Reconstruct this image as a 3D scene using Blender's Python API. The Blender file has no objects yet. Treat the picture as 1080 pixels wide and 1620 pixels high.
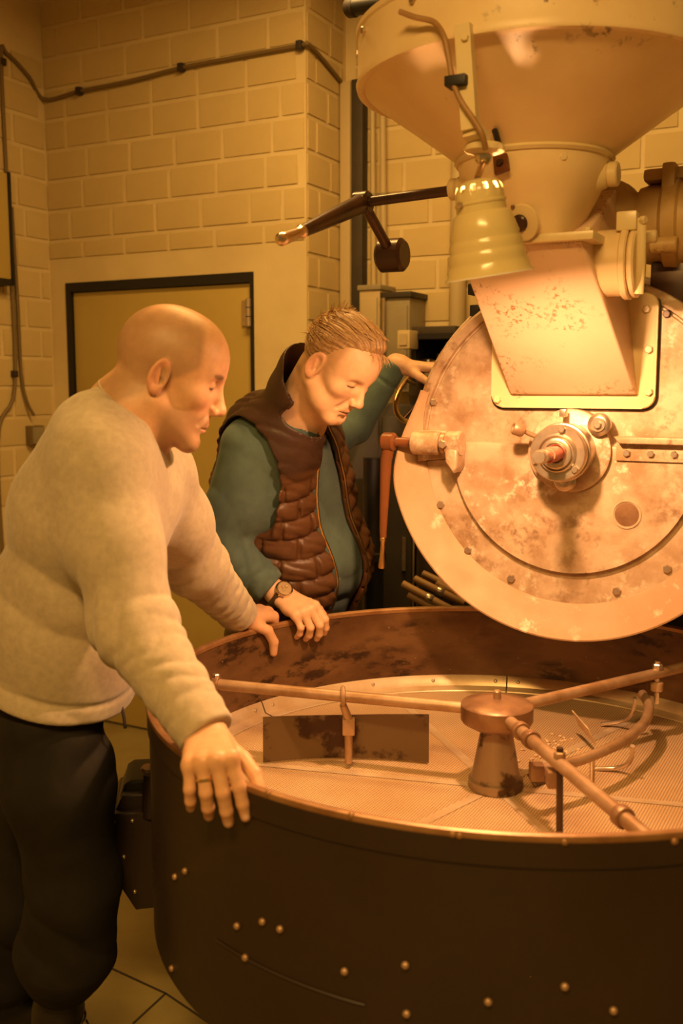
import bpy, bmesh, math, random
import numpy as np
from mathutils import Vector, Matrix, Euler
random.seed(7); np.random.seed(7)
S = bpy.context.scene
COL = S.collection
# ------------------------------------------------------------------ camera
F = 1575.0; EYE = 1.55; PT = math.atan(200 / F)
cam_d = bpy.data.cameras.new('camera'); cam = bpy.data.objects.new('camera', cam_d); COL.objects.link(cam)
cam.location = (0, 0, EYE); cam.rotation_euler = (math.pi / 2 - PT, 0, 0)
cam_d.sensor_fit = 'VERTICAL'; cam_d.sensor_height = 36; cam_d.lens = 35
cam_d.clip_start = .02
cam_d.dof.use_dof = True; cam_d.dof.focus_distance = 2.5; cam_d.dof.aperture_fstop = 3.2
S.camera = cam
# ------------------------------------------------------------------ light and exposure
S.view_settings.view_transform = 'Standard'; S.view_settings.look = 'None'
S.view_settings.gamma = 1; S.view_settings.use_curve_mapping = False
S.view_settings.exposure = 0.0
wd = bpy.data.worlds.new('world'); S.world = wd; wd.use_nodes = True
bg = wd.node_tree.nodes['Background']; bg.inputs[0].default_value = (1, .56, .15, 1); bg.inputs[1].default_value = .2
LAMP_W = 56.0
ROOM_C = (1, .58, .17); LAMP_C = (1, .53, .25)
FILL_LAMPS = (((.05, 2.75, 3.18), 44.0), ((-.35, -.35, 3.18), 120.0))      # two unseen fill lamps, added to light wall and hopper, with their power
for cpos, cw in FILL_LAMPS:
    ad = bpy.data.lights.new('ceiling_fill', 'AREA'); ad.shape = 'RECTANGLE'; ad.size = 1.2; ad.size_y = .22
    ad.energy = cw; ad.color = ROOM_C
    ao = bpy.data.objects.new('ceiling_fill', ad); COL.objects.link(ao)
    ao.location = (cpos[0], cpos[1], cpos[2] - .062); ao.rotation_euler = (0, 0, math.radians(-27.6))
# ------------------------------------------------------------------ photograph measurements -> points of the place
c_, s_ = math.cos(PT), math.sin(PT)
TH = math.radians(27.6)
U = np.array([math.cos(TH), -math.sin(TH), 0]); N = np.array([-math.sin(TH), -math.cos(TH), 0])
def ray(px, py):
    a = (px - 540) / F; b = -(py - 810) / F
    return np.array([a, c_ + b * s_, -s_ + b * c_])
E0 = np.array([0, 0, EYE])
def W(px, py, Y): r = ray(px, py); return E0 + r * (Y / r[1])
def onz(px, py, z): r = ray(px, py); return E0 + r * ((z - EYE) / r[2])
Q0 = W(905, 712, 2.42); ZC = float(Q0[2])
def L(px, py, off=0.0):                       # point in the roaster's own frame
    o = Q0 + N * off; r = ray(px, py); p = E0 + r * (((o - E0) @ N) / (r @ N)); d = p - Q0
    return Vector((float(d @ U), -off, float(p[2])))
WP = np.array([-.93, 4.355, 0.])
def onwall(px, py, back=0.0):                 # point in the back wall's frame
    o = WP - N * back; r = ray(px, py); p = E0 + r * (((o - E0) @ N) / (r @ N)); d = p - o
    return Vector((float(d @ U), back, float(p[2])))
BC = np.array([.33, 2.045]); BR = .725; RIMZ = .93; PLZ = .695
def oncyl(px, py, R=BR):
    r = ray(px, py); d = np.array([0, 0]) - BC
    a = r[0]**2 + r[1]**2; b = d @ r[:2]; c = d @ d - R * R
    t = (-b - math.sqrt(max(b * b - a * c, 0))) / a
    return E0 + r * t
# ------------------------------------------------------------------ materials
MATS = {}
def nd(nt, t, **k):
    n = nt.nodes.new(t)
    for a, v in k.items(): setattr(n, a, v)
    return n
def newmat(name):
    m = bpy.data.materials.new(name); m.use_nodes = True; MATS[name] = m
    nt = m.node_tree; return m, nt, nt.nodes['Principled BSDF']
def rgba(c): return (c[0], c[1], c[2], 1)
def noise(nt, co, scale, detail=5, rough=.6, dist=0):
    n = nd(nt, 'ShaderNodeTexNoise'); n.inputs['Scale'].default_value = scale; n.inputs['Detail'].default_value = detail
    n.inputs['Roughness'].default_value = rough; n.inputs['Distortion'].default_value = dist
    nt.links.new(co, n.inputs['Vector']); return n.outputs['Fac']
def ramp(nt, fac, lo, hi):
    r = nd(nt, 'ShaderNodeMapRange'); r.inputs['From Min'].default_value = lo; r.inputs['From Max'].default_value = hi
    nt.links.new(fac, r.inputs['Value']); return r.outputs['Result']
def mixc(nt, fac, a, b):
    m = nd(nt, 'ShaderNodeMix', data_type='RGBA')
    if hasattr(fac, 'links') : nt.links.new(fac, m.inputs['Factor'])
    else: m.inputs['Factor'].default_value = fac
    for s, v in (('A', a), ('B', b)):
        sock = [i for i in m.inputs if i.name == s and i.type == 'RGBA'][0]
        if isinstance(v, (tuple, list)): sock.default_value = rgba(v)
        else: nt.links.new(v, sock)
    return [o for o in m.outputs if o.type == 'RGBA'][0]
def mul(nt, a, b):
    m = nd(nt, 'ShaderNodeMath', operation='MULTIPLY'); nt.links.new(a, m.inputs[0])
    if hasattr(b, 'links'): nt.links.new(b, m.inputs[1])
    else: m.inputs[1].default_value = b
    return m.outputs[0]
def bumpn(nt, bs, h, strength, dist=.002):
    b = nd(nt, 'ShaderNodeBump'); b.inputs['Strength'].default_value = strength; b.inputs['Distance'].default_value = dist
    nt.links.new(h, b.inputs['Height']); nt.links.new(b.outputs[0], bs.inputs['Normal'])
def coords(nt, scale=None):
    t = nd(nt, 'ShaderNodeTexCoord'); o = t.outputs['Object']
    if scale:
        mp = nd(nt, 'ShaderNodeMapping'); mp.inputs['Scale'].default_value = scale; nt.links.new(o, mp.inputs['Vector']); o = mp.outputs[0]
    return o
def M(name, c1, c2=None, scale=8, rng=(.4, .62), rough=.5, metal=0, bump=0, bscale=80, spots=None, stretch=None, spec=.5, bdist=.002, rough2=None):
    m, nt, bs = newmat(name); co = coords(nt, stretch)
    bs.inputs['Roughness'].default_value = rough; bs.inputs['Metallic'].default_value = metal
    bs.inputs['Specular IOR Level'].default_value = spec
    col = c1
    f = None
    if c2 is not None:
        f = ramp(nt, noise(nt, co, scale), *rng); col = mixc(nt, f, c1, c2)
    for sp in spots or []:                    # (colour, fine scale, fine lo, fine hi, mask scale, mask lo, mask hi)
        a = ramp(nt, noise(nt, co, sp[1], 6, .65), sp[2], sp[3]); b = ramp(nt, noise(nt, co, sp[4], 2), sp[5], sp[6])
        col = mixc(nt, mul(nt, a, b), col, sp[0])
    if isinstance(col, tuple): bs.inputs['Base Color'].default_value = rgba(col)
    else: nt.links.new(col, bs.inputs['Base Color'])
    if rough2 is not None:
        r = ramp(nt, noise(nt, co, scale * 2.3), .35, .65); rr = nd(nt, 'ShaderNodeMapRange')
        rr.inputs['To Min'].default_value = rough; rr.inputs['To Max'].default_value = rough2
        nt.links.new(r, rr.inputs['Value']); nt.links.new(rr.outputs[0], bs.inputs['Roughness'])
    if bump: bumpn(nt, bs, noise(nt, co, bscale, 4), bump, bdist)
    return m
def Mvc(name, rough=.5, nscale=25, namt=.12, bump=.1, bscale=300, spec=.4, sss=0, bdist=.001, sheen=0, stretch=None):
    m, nt, bs = newmat(name); co = coords(nt, stretch)
    a = nd(nt, 'ShaderNodeAttribute'); a.attribute_name = 'Col'
    f = ramp(nt, noise(nt, co, nscale), .3, .7)
    dk = nd(nt, 'ShaderNodeMix', data_type='RGBA', blend_type='MULTIPLY'); dk.inputs['Factor'].default_value = 1
    A = [i for i in dk.inputs if i.type == 'RGBA']; nt.links.new(a.outputs['Color'], A[0])
    nt.links.new(mixc(nt, f, (1 - namt,) * 3, (1 + namt * .6,) * 3), A[1])
    nt.links.new([o for o in dk.outputs if o.type == 'RGBA'][0], bs.inputs['Base Color'])
    bs.inputs['Roughness'].default_value = rough; bs.inputs['Specular IOR Level'].default_value = spec
    if sss:
        bs.inputs['Subsurface Weight'].default_value = sss; bs.inputs['Subsurface Scale'].default_value = .006
        bs.inputs['Subsurface Radius'].default_value = (1, .4, .2)
    if sheen: bs.inputs['Sheen Weight'].default_value = sheen
    if bump: bumpn(nt, bs, noise(nt, co, bscale, 5), bump, bdist)
    return m
cream = (.84, .65, .36)
M('painted_wall', (.70, .56, .30), (.62, .48, .25), scale=2.5, rough=.75, bump=.25, bscale=60)
M('painted_brick', (.60, .455, .21), (.55, .41, .185), scale=3, rough=.8, bump=.3, bscale=45, bdist=.003)
M('plaster', (.66, .53, .29), (.60, .46, .24), scale=2.2, rough=.8, bump=.2, bscale=30)
M('ceiling_paint', (.6, .5, .32), rough=.9)
M('floor_paint', (.30, .235, .085), (.22, .16, .05), scale=3, rng=(.35, .65), rough=.45, bump=.15, bscale=25, rough2=.65)
M('door_paint', (.50, .37, .11), (.46, .33, .09), scale=1.5, rough=.45)
M('black_paint', (.012, .010, .009), rough=.5)
M('dark_rubber', (.03, .02, .015), rough=.6)
M('cream_paint', cream, (.78, .58, .31), scale=4, rough=.38, bump=.12, bscale=30, spots=[((.16, .08, .03), 22, .60, .66, 3, .56, .66)])
M('lamp_enamel', (.66, .53, .24), (.60, .47, .20), scale=5, rough=.22, bump=.05, bscale=25)
M('cream_clean', (.76, .62, .34), (.70, .55, .28), scale=5, rough=.3, bump=.05, bscale=25)
M('chute_paint', (.78, .55, .37), (.72, .50, .33), scale=5, rough=.42, bump=.15, bscale=40,
  spots=[((.30, .13, .04), 85, .53, .61, 6, .48, .62)])
M('drum_metal', (.56, .41, .27), (.34, .20, .10), scale=9, rng=(.40, .66), rough=.42, metal=.25, bump=.25, bscale=50,
  spots=[((.20, .10, .045), 26, .49, .62, 4, .46, .62), ((.74, .62, .46), 34, .54, .66, 6, .42, .6)], rough2=.6)
M('lip_metal', (.43, .255, .135), (.37, .21, .10), scale=5, rough=.5, metal=.1, bump=.1, bscale=30,
  spots=[((.60, .44, .30), 18, .58, .66, 5, .5, .62)], rough2=.62)
M('bare_steel', (.62, .52, .40), (.50, .38, .26), scale=20, rough=.3, metal=.85)
M('bright_steel', (.75, .62, .45), rough=.22, metal=1)
M('worn_tube', (.42, .27, .16), (.30, .17, .08), scale=14, rough=.42, metal=.45, bump=.2, bscale=90)
M('red_shaft', (.42, .07, .05), (.5, .16, .1), scale=30, rough=.4)
M('brown_enamel', (.17, .055, .016), (.14, .045, .013), scale=6, rough=.28)
M('dark_iron', (.045, .022, .014), (.07, .03, .015), scale=12, rough=.3, metal=.3)
M('bin_outside', (.017, .0075, .0036), (.026, .012, .005), scale=2.2, rng=(.35, .7), rough=.42, bump=.12, bscale=12, rough2=.55)
M('bin_inside', (.16, .08, .032), (.085, .037, .014), scale=5, rng=(.4, .66), rough=.36, metal=.25, bump=.15, bscale=25,
  spots=[((.028, .011, .005), 16, .48, .58, 3, .46, .56), ((.55, .38, .2), 60, .66, .72, 9, .5, .6)], stretch=(1, 1, 2.2))
M('rim_metal', (.34, .18, .075), (.24, .11, .04), scale=15, rough=.4, metal=.4)
M('strip_metal', (.66, .50, .33), (.56, .39, .23), scale=12, rough=.38, metal=.4)
M('hub_metal', (.30, .165, .085), (.20, .10, .05), scale=16, rough=.4, metal=.4, bump=.15, bscale=60)
M('column_metal', (.30, .21, .13), (.07, .035, .015), scale=14, rng=(.5, .58), rough=.4, metal=.5)
M('paddle_steel', (.13, .08, .035), (.035, .013, .006), scale=9, rng=(.54, .60), rough=.35, metal=.45)
M('bean', (.60, .42, .25), (.45, .28, .14), scale=60, rough=.5)
M('motor_paint', (.55, .37, .15), (.46, .30, .11), scale=8, rough=.45, bump=.1, bscale=30, spots=[((.05, .03, .01), 30, .6, .66, 5, .5, .6)])
M('box_grey', (.30, .25, .15), (.25, .2, .12), scale=5, rough=.5)
M('cabinet_dark', (.035, .026, .016), (.05, .035, .02), scale=4, rough=.55)
M('brass', (.75, .48, .18), rough=.28, metal=1)
M('cable_cream', (.55, .42, .22), rough=.5)
M('cable_brown', (.36, .20, .07), (.30, .16, .05), scale=20, rough=.5)
M('cable_wall', (.17, .11, .04), rough=.6)
M('conduit_paint', (.48, .37, .20), rough=.5)
M('leather', (.05, .025, .012), rough=.5, bump=.3, bscale=120)
M('gold', (.9, .66, .3), rough=.2, metal=1)
M('watch_dial', (.32, .22, .1), rough=.3, metal=.3)
M('glass_wafer', (.25, .18, .1), rough=.05)
m, nt, bs = newmat('lamp_white'); bs.inputs['Base Color'].default_value = (.85, .8, .7, 1); bs.inputs['Roughness'].default_value = .2
m, nt, bs = newmat('bulb_glow'); bs.inputs['Emission Color'].default_value = rgba(LAMP_C); bs.inputs['Emission Strength'].default_value = 18
m, nt, bs = newmat('fill_glow'); bs.inputs['Emission Color'].default_value = rgba(ROOM_C); bs.inputs['Emission Strength'].default_value = 2  # glowing panel of the added fill luminaires
# perforated plate: rows of round holes
m, nt, bs = newmat('perforated_steel'); co = coords(nt)
mp = nd(nt, 'ShaderNodeMapping'); mp.inputs['Scale'].default_value = (1, 1, 0); mp.inputs['Rotation'].default_value = (0, 0, .5); nt.links.new(co, mp.inputs[0])
v = nd(nt, 'ShaderNodeTexVoronoi'); v.inputs['Scale'].default_value = 170; v.inputs['Randomness'].default_value = 0
nt.links.new(mp.outputs[0], v.inputs['Vector'])
hole = ramp(nt, v.outputs['Distance'], .36, .27)
basec = mixc(nt, ramp(nt, noise(nt, co, 6), .35, .65), (.70, .49, .29), (.58, .38, .20))
nt.links.new(mixc(nt, hole, basec, (.17, .085, .035)), bs.inputs['Base Color'])
bs.inputs['Roughness'].default_value = .42; bs.inputs['Metallic'].default_value = .2
# puffer fabric / knit use vertex colours
Mvc('skin', rough=.46, nscale=60, namt=.10, bump=.12, bscale=420, sss=.12, spec=.35)
Mvc('knit', rough=.9, nscale=70, namt=.14, bump=.45, bscale=620, spec=.1, sheen=.25)
Mvc('teal_knit', rough=.9, nscale=30, namt=.14, bump=.4, bscale=700, spec=.1, sheen=.1)
Mvc('nylon', rough=.42, nscale=14, namt=.15, bump=.35, bscale=70, spec=.35, bdist=.003)
Mvc('trouser_cloth', rough=.8, nscale=18, namt=.2, bump=.25, bscale=500, spec=.15)
Mvc('hair_fibre', rough=.42, nscale=160, namt=.35, bump=.3, bscale=600, spec=.4)
Mvc('boot_leather', rough=.45, nscale=40, namt=.2, bump=.2, bscale=200)
# ------------------------------------------------------------------ mesh toolkit
def add(name, verts, faces, mat, parent=None, smooth=False, loc=None, rot=None, mw=None):
    me = bpy.data.meshes.new(name); me.from_pydata([tuple(v) for v in verts], [], faces); me.update()
    return addm(name, me, mat, parent, smooth, loc, rot, mw)
def addm(name, me, mat, parent=None, smooth=False, loc=None, rot=None, mw=None):
    o = bpy.data.objects.new(name, me); COL.objects.link(o)
    if mat is not None and not me.materials: me.materials.append(MATS[mat] if isinstance(mat, str) else mat)
    if smooth:
        me.polygons.foreach_set('use_smooth', [True] * len(me.polygons))
        if smooth != 'full':
            try: me.set_sharp_from_angle(angle=math.radians(38))
            except Exception: pass
    if parent: o.parent = parent
    if mw is not None: o.matrix_local = mw
    else:
        if loc is not None: o.location = loc
        if rot is not None: o.rotation_euler = rot
    return o
def empty(name, loc=(0, 0, 0), rz=0):
    o = bpy.data.objects.new(name, None); COL.objects.link(o); o.location = loc; o.rotation_euler = (0, 0, rz); o.empty_display_size = .1
    return o
def tag(o, label, cat=None, group=None, kind=None):
    if label: o['label'] = label
    if cat: o['category'] = cat
    if group: o['group'] = group
    if kind: o['kind'] = kind
    return o
def bm_obj(name, bm, mat, parent=None, smooth=False, **k):
    bmesh.ops.recalc_face_normals(bm, faces=bm.faces)
    me = bpy.data.meshes.new(name); bm.to_mesh(me); bm.free()
    return addm(name, me, mat, parent, smooth, **k)
def box_bm(x0, x1, y0, y1, z0, z1, bev=0, seg=2, bm=None):
    b = bm or bmesh.new()
    vs = [b.verts.new((x, y, z)) for x in (x0, x1) for y in (y0, y1) for z in (z0, z1)]
    fs = [b.faces.new([vs[i] for i in q]) for q in ((0, 1, 3, 2), (4, 6, 7, 5), (0, 4, 5, 1), (2, 3, 7, 6), (0, 2, 6, 4), (1, 5, 7, 3))]
    if bev:
        es = list({e for f in fs for e in f.edges}); bmesh.ops.bevel(b, geom=es, offset=bev, segments=seg, profile=.6, affect='EDGES')
    return b
def box(name, x0, x1, y0, y1, z0, z1, mat, parent=None, bev=0, smooth=True, **k):
    return bm_obj(name, box_bm(x0, x1, y0, y1, z0, z1, bev), mat, parent, smooth if bev else False, **k)
def lathe_data(prof, seg=48, a0=0, a1=2 * math.pi):
    full = abs(a1 - a0 - 2 * math.pi) < 1e-6; n = seg if full else seg + 1
    V = []; Fc = []
    for i in range(n):
        a = a0 + (a1 - a0) * i / seg
        for r, z in prof: V.append((r * math.cos(a), r * math.sin(a), z))
    m = len(prof)
    for i in range(seg):
        j = (i + 1) % n
        for k in range(m - 1): Fc.append((i * m + k, j * m + k, j * m + k + 1, i * m + k + 1))
    return V, Fc
def clean(V, Fc):
    bm = bmesh.new(); vs = [bm.verts.new(v) for v in V]
    for f in Fc:
        try: bm.faces.new([vs[i] for i in f])
        except Exception: pass
    bmesh.ops.remove_doubles(bm, verts=bm.verts, dist=1e-5)
    bmesh.ops.dissolve_degenerate(bm, dist=1e-6, edges=bm.edges)
    return bm
def axis_mat(p, d):
    d = Vector(d).normalized(); q = Vector((0, 0, 1)).rotation_difference(d)
    return Matrix.Translation(Vector(p)) @ q.to_matrix().to_4x4()
def lathe(name, prof, mat, parent=None, p=(0, 0, 0), d=(0, 0, 1), seg=48, a0=0, a1=2 * math.pi, smooth=True, bm=False):
    b = clean(*lathe_data(prof, seg, a0, a1)); 
    mw = axis_mat(p, d)
    b.transform(mw)
    return b if bm else bm_obj(name, b, mat, parent, smooth)
def cyl(name, p, q, r, mat, parent=None, r2=None, seg=24, bev=.0, smooth=True):
    p = Vector(p); q = Vector(q); h = (q - p).length; r2 = r if r2 is None else r2
    b = min(bev, h * .45, r * .5, r2 * .5)
    prof = [(0, 0), (r - b, 0), (r, b), (r2, h - b), (r2 - b, h), (0, h)] if b else [(0, 0), (r, 0), (r2, h), (0, h)]
    return lathe(name, prof, mat, parent, p, q - p, seg, smooth=smooth)
def tube_data(pts, rad, seg=10, cap=True, flat=None):
    P = [Vector(p) for p in pts]; n = len(P); V = []; Fc = []
    T = [(P[min(i + 1, n - 1)] - P[max(i - 1, 0)]).normalized() for i in range(n)]
    up = Vector((0, 0, 1)) if abs(T[0].z) < .9 else Vector((1, 0, 0))
    x = (up - T[0] * up.dot(T[0])).normalized()
    for i in range(n):
        x = (x - T[i] * x.dot(T[i])).normalized(); y = T[i].cross(x)
        r = rad[i] if hasattr(rad, '__len__') else rad
        for k in range(seg):
            a = 2 * math.pi * k / seg; V.append(P[i] + x * (r * math.cos(a)) + y * (r * math.sin(a) * (flat or 1)))
    for i in range(n - 1):
        for k in range(seg):
            k2 = (k + 1) % seg; Fc.append((i * seg + k, i * seg + k2, (i + 1) * seg + k2, (i + 1) * seg + k))
    if cap: Fc.append(tuple(range(seg - 1, -1, -1))); Fc.append(tuple((n - 1) * seg + k for k in range(seg)))
    return V, Fc
def tube(name, pts, rad, mat, parent=None, seg=10, smooth=True, flat=None):
    V, Fc = tube_data(pts, rad, seg, flat=flat); return add(name, V, Fc, mat, parent, smooth)
def spline(pts, n=8):
    P = [Vector(p) for p in pts]; out = []
    for i in range(len(P) - 1):
        p0 = P[max(i - 1, 0)]; p1 = P[i]; p2 = P[i + 1]; p3 = P[min(i + 2, len(P) - 1)]
        for k in range(n):
            t = k / n
            out.append(.5 * ((2 * p1) + (p2 - p0) * t + (2 * p0 - 5 * p1 + 4 * p2 - p3) * t * t + (3 * p1 - p0 - 3 * p2 + p3) * t**3))
    out.append(P[-1]); return out
def prism(name, outline, y0, y1, mat, parent=None, bev=0, smooth=True, **k):
    """outline of (x,z) points extruded from y0 (front) to y1"""
    bm = bmesh.new(); a = [bm.verts.new((x, y0, z)) for x, z in outline]; b = [bm.verts.new((x, y1, z)) for x, z in outline]
    n = len(a); top = bm.faces.new(a); bm.faces.new(b[::-1])
    for i in range(n): bm.faces.new((a[i], b[i], b[(i + 1) % n], a[(i + 1) % n]))
    if bev: bmesh.ops.bevel(bm, geom=list(top.edges), offset=bev, segments=3, profile=.5, affect='EDGES')
    return bm_obj(name, bm, mat, parent, smooth, **k)
def arc(cx, cz, r, a0, a1, n): return [(cx + r * math.cos(math.radians(a0 + (a1 - a0) * i / n)), cz + r * math.sin(math.radians(a0 + (a1 - a0) * i / n))) for i in range(n + 1)]
def rrect(x0, x1, z0, z1, r, n=6):
    return arc(x1 - r, z0 + r, r, -90, 0, n) + arc(x1 - r, z1 - r, r, 0, 90, n) + arc(x0 + r, z1 - r, r, 90, 180, n) + arc(x0 + r, z0 + r, r, 180, 270, n)
BOLT = {}
def bolt(p, d, r, mat, parent, h=None, hexh=True, name='bolt'):
    key = (round(r, 4), mat, hexh)
    if key not in BOLT:
        h_ = h or r * .9
        if hexh: b = clean(*lathe_data([(0, -r * .3), (r, -r * .3), (r, h_ * .75), (r * .8, h_), (0, h_)], 6))
        else: b = clean(*lathe_data([(0, -r * .3), (r, -r * .3), (r, h_ * .3), (r * .75, h_ * .8), (r * .3, h_), (0, h_)], 12))
        bmesh.ops.recalc_face_normals(b, faces=b.faces)
        me = bpy.data.meshes.new('bolt'); b.to_mesh(me); b.free(); me.materials.append(MATS[mat])
        if not hexh: me.polygons.foreach_set('use_smooth', [True] * len(me.polygons))
        BOLT[key] = me
    o = bpy.data.objects.new(name, BOLT[key]); COL.objects.link(o); o.parent = parent
    o.matrix_local = axis_mat(p, d) @ Matrix.Rotation(random.random() * 3, 4, 'Z')
    return o
# ================================================================== THE ROOM
RZ = -TH
def wallframe(name):  # an object placed in the back wall's frame
    return None
wl, wr = -.42, .897
dl, dr, dt = -.33, .655, 2.0
CEIL = 3.3
bm = bmesh.new()
box_bm(wl - .1, dl, 0, .12, 0, CEIL, bm=bm); box_bm(dr, wr, 0, .33, 0, CEIL, bm=bm); box_bm(dl, dr, 0, .12, dt, CEIL, bm=bm)
wall_back = bm_obj('wall_back', bm, 'painted_wall', loc=tuple(WP), rot=(0, 0, RZ))
tag(wall_back, 'ochre painted block wall around the yellow door', 'wall', kind='structure')
def wloc(x, y): p = WP + U * x - N * y; return (float(p[0]), float(p[1]), 0)
# left wall runs from the corner towards the viewer
wall_left = box('wall_left', -.1, 0, -5.5, .1, 0, CEIL, 'painted_wall', loc=wloc(wl, 0), rot=(0, 0, RZ))
tag(wall_left, 'ochre painted block wall at the far left with cables', 'wall', kind='structure')
wall_recess = box('wall_recess', 0, 3.6, 0, .1, 0, CEIL, 'painted_wall', loc=wloc(wr - .02, .33), rot=(0, 0, RZ))
tag(wall_recess, 'set back pale block wall behind the roaster', 'wall', kind='structure')
floor = box('floor', -4.5, 5, -2.5, 6.5, -.1, 0, 'floor_paint'); tag(floor, 'worn olive painted concrete floor', 'floor', kind='structure')
ceiling = box('ceiling', -4.5, 5, -2.5, 6.5, CEIL, CEIL + .1, 'ceiling_paint'); tag(ceiling, 'plain painted ceiling above the roasting room', 'ceiling', kind='structure')
# bricks: proud of the joints, shared meshes in a few lengths
BR_ME = {}
def brick_mesh(w, h):
    k = (round(w, 3), round(h, 3))
    if k not in BR_ME:
        b = box_bm(-w / 2, w / 2, -.004, .002, -h / 2, h / 2)
        es = [e for e in b.edges if all(v.co.y < -.003 for v in e.verts)]
        bmesh.ops.bevel(b, geom=es, offset=.0038, segments=2, affect='EDGES'); bmesh.ops.recalc_face_normals(b, faces=b.faces)
        me = bpy.data.meshes.new('brick'); b.to_mesh(me); b.free(); me.materials.append(MATS['painted_brick']); BR_ME[k] = me
    return BR_ME[k]
def lay(parent, x0, x1, z0, z1, face, hole=None, jt=.012, ch=.1285, bw=.232, zoff=2.825, seed=1):
    """face(x, z) -> (location in the parent's frame, rz)"""
    rnd = random.Random(seed); k0 = math.floor((z0 - zoff) / ch); z = zoff + k0 * ch; row = k0
    while z < z1 - .03:
        zz0 = max(z, z0); zz1 = min(z + ch, z1)
        x = x0 - (bw * (.5 if row % 2 else 0.08)) + rnd.uniform(-.03, .03)
        while x < x1:
            w = bw + (rnd.choice([0, 0, 0, -.08, 0]) if rnd.random() < .5 else 0)
            a = max(x, x0); b = min(x + w, x1); x += w
            if b - a < .035 or zz1 - zz0 < .05: continue
            if hole and b > hole[0] and a < hole[1] and zz0 < hole[2]: continue
            me = brick_mesh(round((b - a - jt) / .01) * .01, round((zz1 - zz0 - jt) / .005) * .005)
            o = bpy.data.objects.new('brick', me); COL.objects.link(o); o.parent = parent
            l, rz = face((a + b) / 2, (zz0 + zz1) / 2); o.location = l; o.rotation_euler = (rnd.uniform(-.004, .004), 0, rz + rnd.uniform(-.004, .004))
        z += ch; row += 1
lay(wall_back, wl, wr, 2.10, 3.2, lambda x, z: ((x, 0, z), 0), seed=3)
lay(wall_left, -.62, 0, 1.0, 3.0, lambda x, z: ((0, x, z), math.pi / 2), seed=5)
lay(wall_back, 0, .31, 1.2, 3.25, lambda x, z: ((wr, x, z), math.pi / 2), seed=8, bw=.2)
lay(wall_recess, .06, 2.5, 1.55, 2.95, lambda x, z: ((x, 0, z), 0), seed=11)
# door
door = empty('door_1', wloc(0, 0), RZ); tag(door, 'closed flat yellow steel door in a black frame', 'door', kind='structure')
bm = bmesh.new(); fw = .028
box_bm(dl, dl + fw, -.004, .1, 0, dt, bm=bm); box_bm(dr - fw * .6, dr, -.004, .1, 0, dt, bm=bm); box_bm(dl + fw, dr - fw * .6, -.004, .1, dt - .04, dt, bm=bm)
bm_obj('door_frame', bm, 'black_paint', door)
box('door_leaf', dl + fw + .003, dr - fw * .6 - .008, .012, .06, .012, dt - .043, 'door_paint', door, bev=.003)
for z in (1.84, .35):
    h = cyl('hinge', (dr - .022, -.008, z - .055), (dr - .022, -.008, z + .055), .011, 'bare_steel', door, bev=.002)
    box('hinge_leaf', dr - .06, dr - .022, .004, .012, z - .05, z + .05, 'bare_steel', h.parent)
    for k in (-.018, .018): lathe('hinge_ring', [(.0112, 0), (.0118, .002), (.0112, .004)], 'dark_rubber', door, (dr - .022, -.008, z + k), seg=16)
box('door_handle', dl + .09, dl + .2, -.045, -.03, .98, 1.0, 'bright_steel', door, bev=.004)
# floor joint lines: slabs with a recessed seam
def strip_on_floor(name, a, b, w, mat):
    a = Vector(a); b = Vector(b); d = (b - a).normalized(); s = Vector((-d.y, d.x, 0)) * w / 2
    return add(name, [a - s, a + s, b + s, b - s], [(0, 3, 2, 1)], mat, floor)
for (p, q) in (((150, 1520), (262, 1572)), ((262, 1572), (330, 1618)), ((262, 1572), (210, 1620))):
    A = onz(*p, 0); B = onz(*q, 0); A[2] = B[2] = .0015
    strip_on_floor('floor_seam', A, B, .006, 'dark_rubber')
# unseen ceiling luminaires, built around the added fill lights
for (cpos, cw), lab in zip(FILL_LAMPS, ('added unseen ceiling luminaire with a bright panel nearest the back wall', 'added unseen ceiling luminaire with a bright panel over the viewer')):
    cl = empty('fill_luminaire', (cpos[0], cpos[1], CEIL), RZ); tag(cl, lab, 'ceiling lamp', 'added fill luminaires')
    box('housing', -.64, .64, -.14, .14, -.12, 0, 'cream_clean', cl, bev=.01)
    box('diffuser', -.61, .61, -.12, .12, -.135, -.121, 'fill_glow', cl, bev=.004)
# cable along the walls, with clips
def wl_pt(x, y, z): p = WP + U * x - N * y; return Vector((float(p[0]), float(p[1]), z))
cpts = [wl_pt(wl + .02, -.35, .4), wl_pt(wl + .012, -.36, 1.3), wl_pt(wl + .015, -.25, 1.55), wl_pt(wl + .012, -.245, 2.2), wl_pt(wl + .012, -.25, 2.88), wl_pt(wl + .014, -.22, 2.92), wl_pt(wl + .014, -.10, 2.86)]
for px, py in ((68, 160), (130, 146), (210, 130), (291, 109), (380, 92), (478, 74)):
    q = onwall(px, py); cpts.append(wl_pt(max(q.x, wl + .02), -.016, q.z))
cpts += [wl_pt(wr + .016, -.012, 2.82), wl_pt(wr + .014, .1, 2.80), wl_pt(wr + .014, .26, 2.755)]
cb = tube('wall_cable', spline(cpts, 6), .0085, 'cable_wall', seg=8); tag(cb, 'thin brown cable clipped along the block wall above the door', 'cable')
for px, py in ((130, 146), (291, 109), (478, 74)):
    q = onwall(px, py); bm = box_bm(-.012, .012, -.02, .006, -.016, .016, .003)
    k = bm_obj('clip', bm, 'dark_rubber', None, True, loc=wl_pt(q.x, -.012, q.z), rot=(0, 0, RZ)); k.parent = cb
for y, z in ((-.245, 2.88), (-.245, 2.05), (-.25, 1.6)):
    bm = box_bm(-.006, .02, -.012, .012, -.014, .014, .003)
    k = bm_obj('clip', bm, 'dark_rubber', None, True, loc=wl_pt(wl + .006, y, z), rot=(0, 0, RZ)); k.parent = cb
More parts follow.
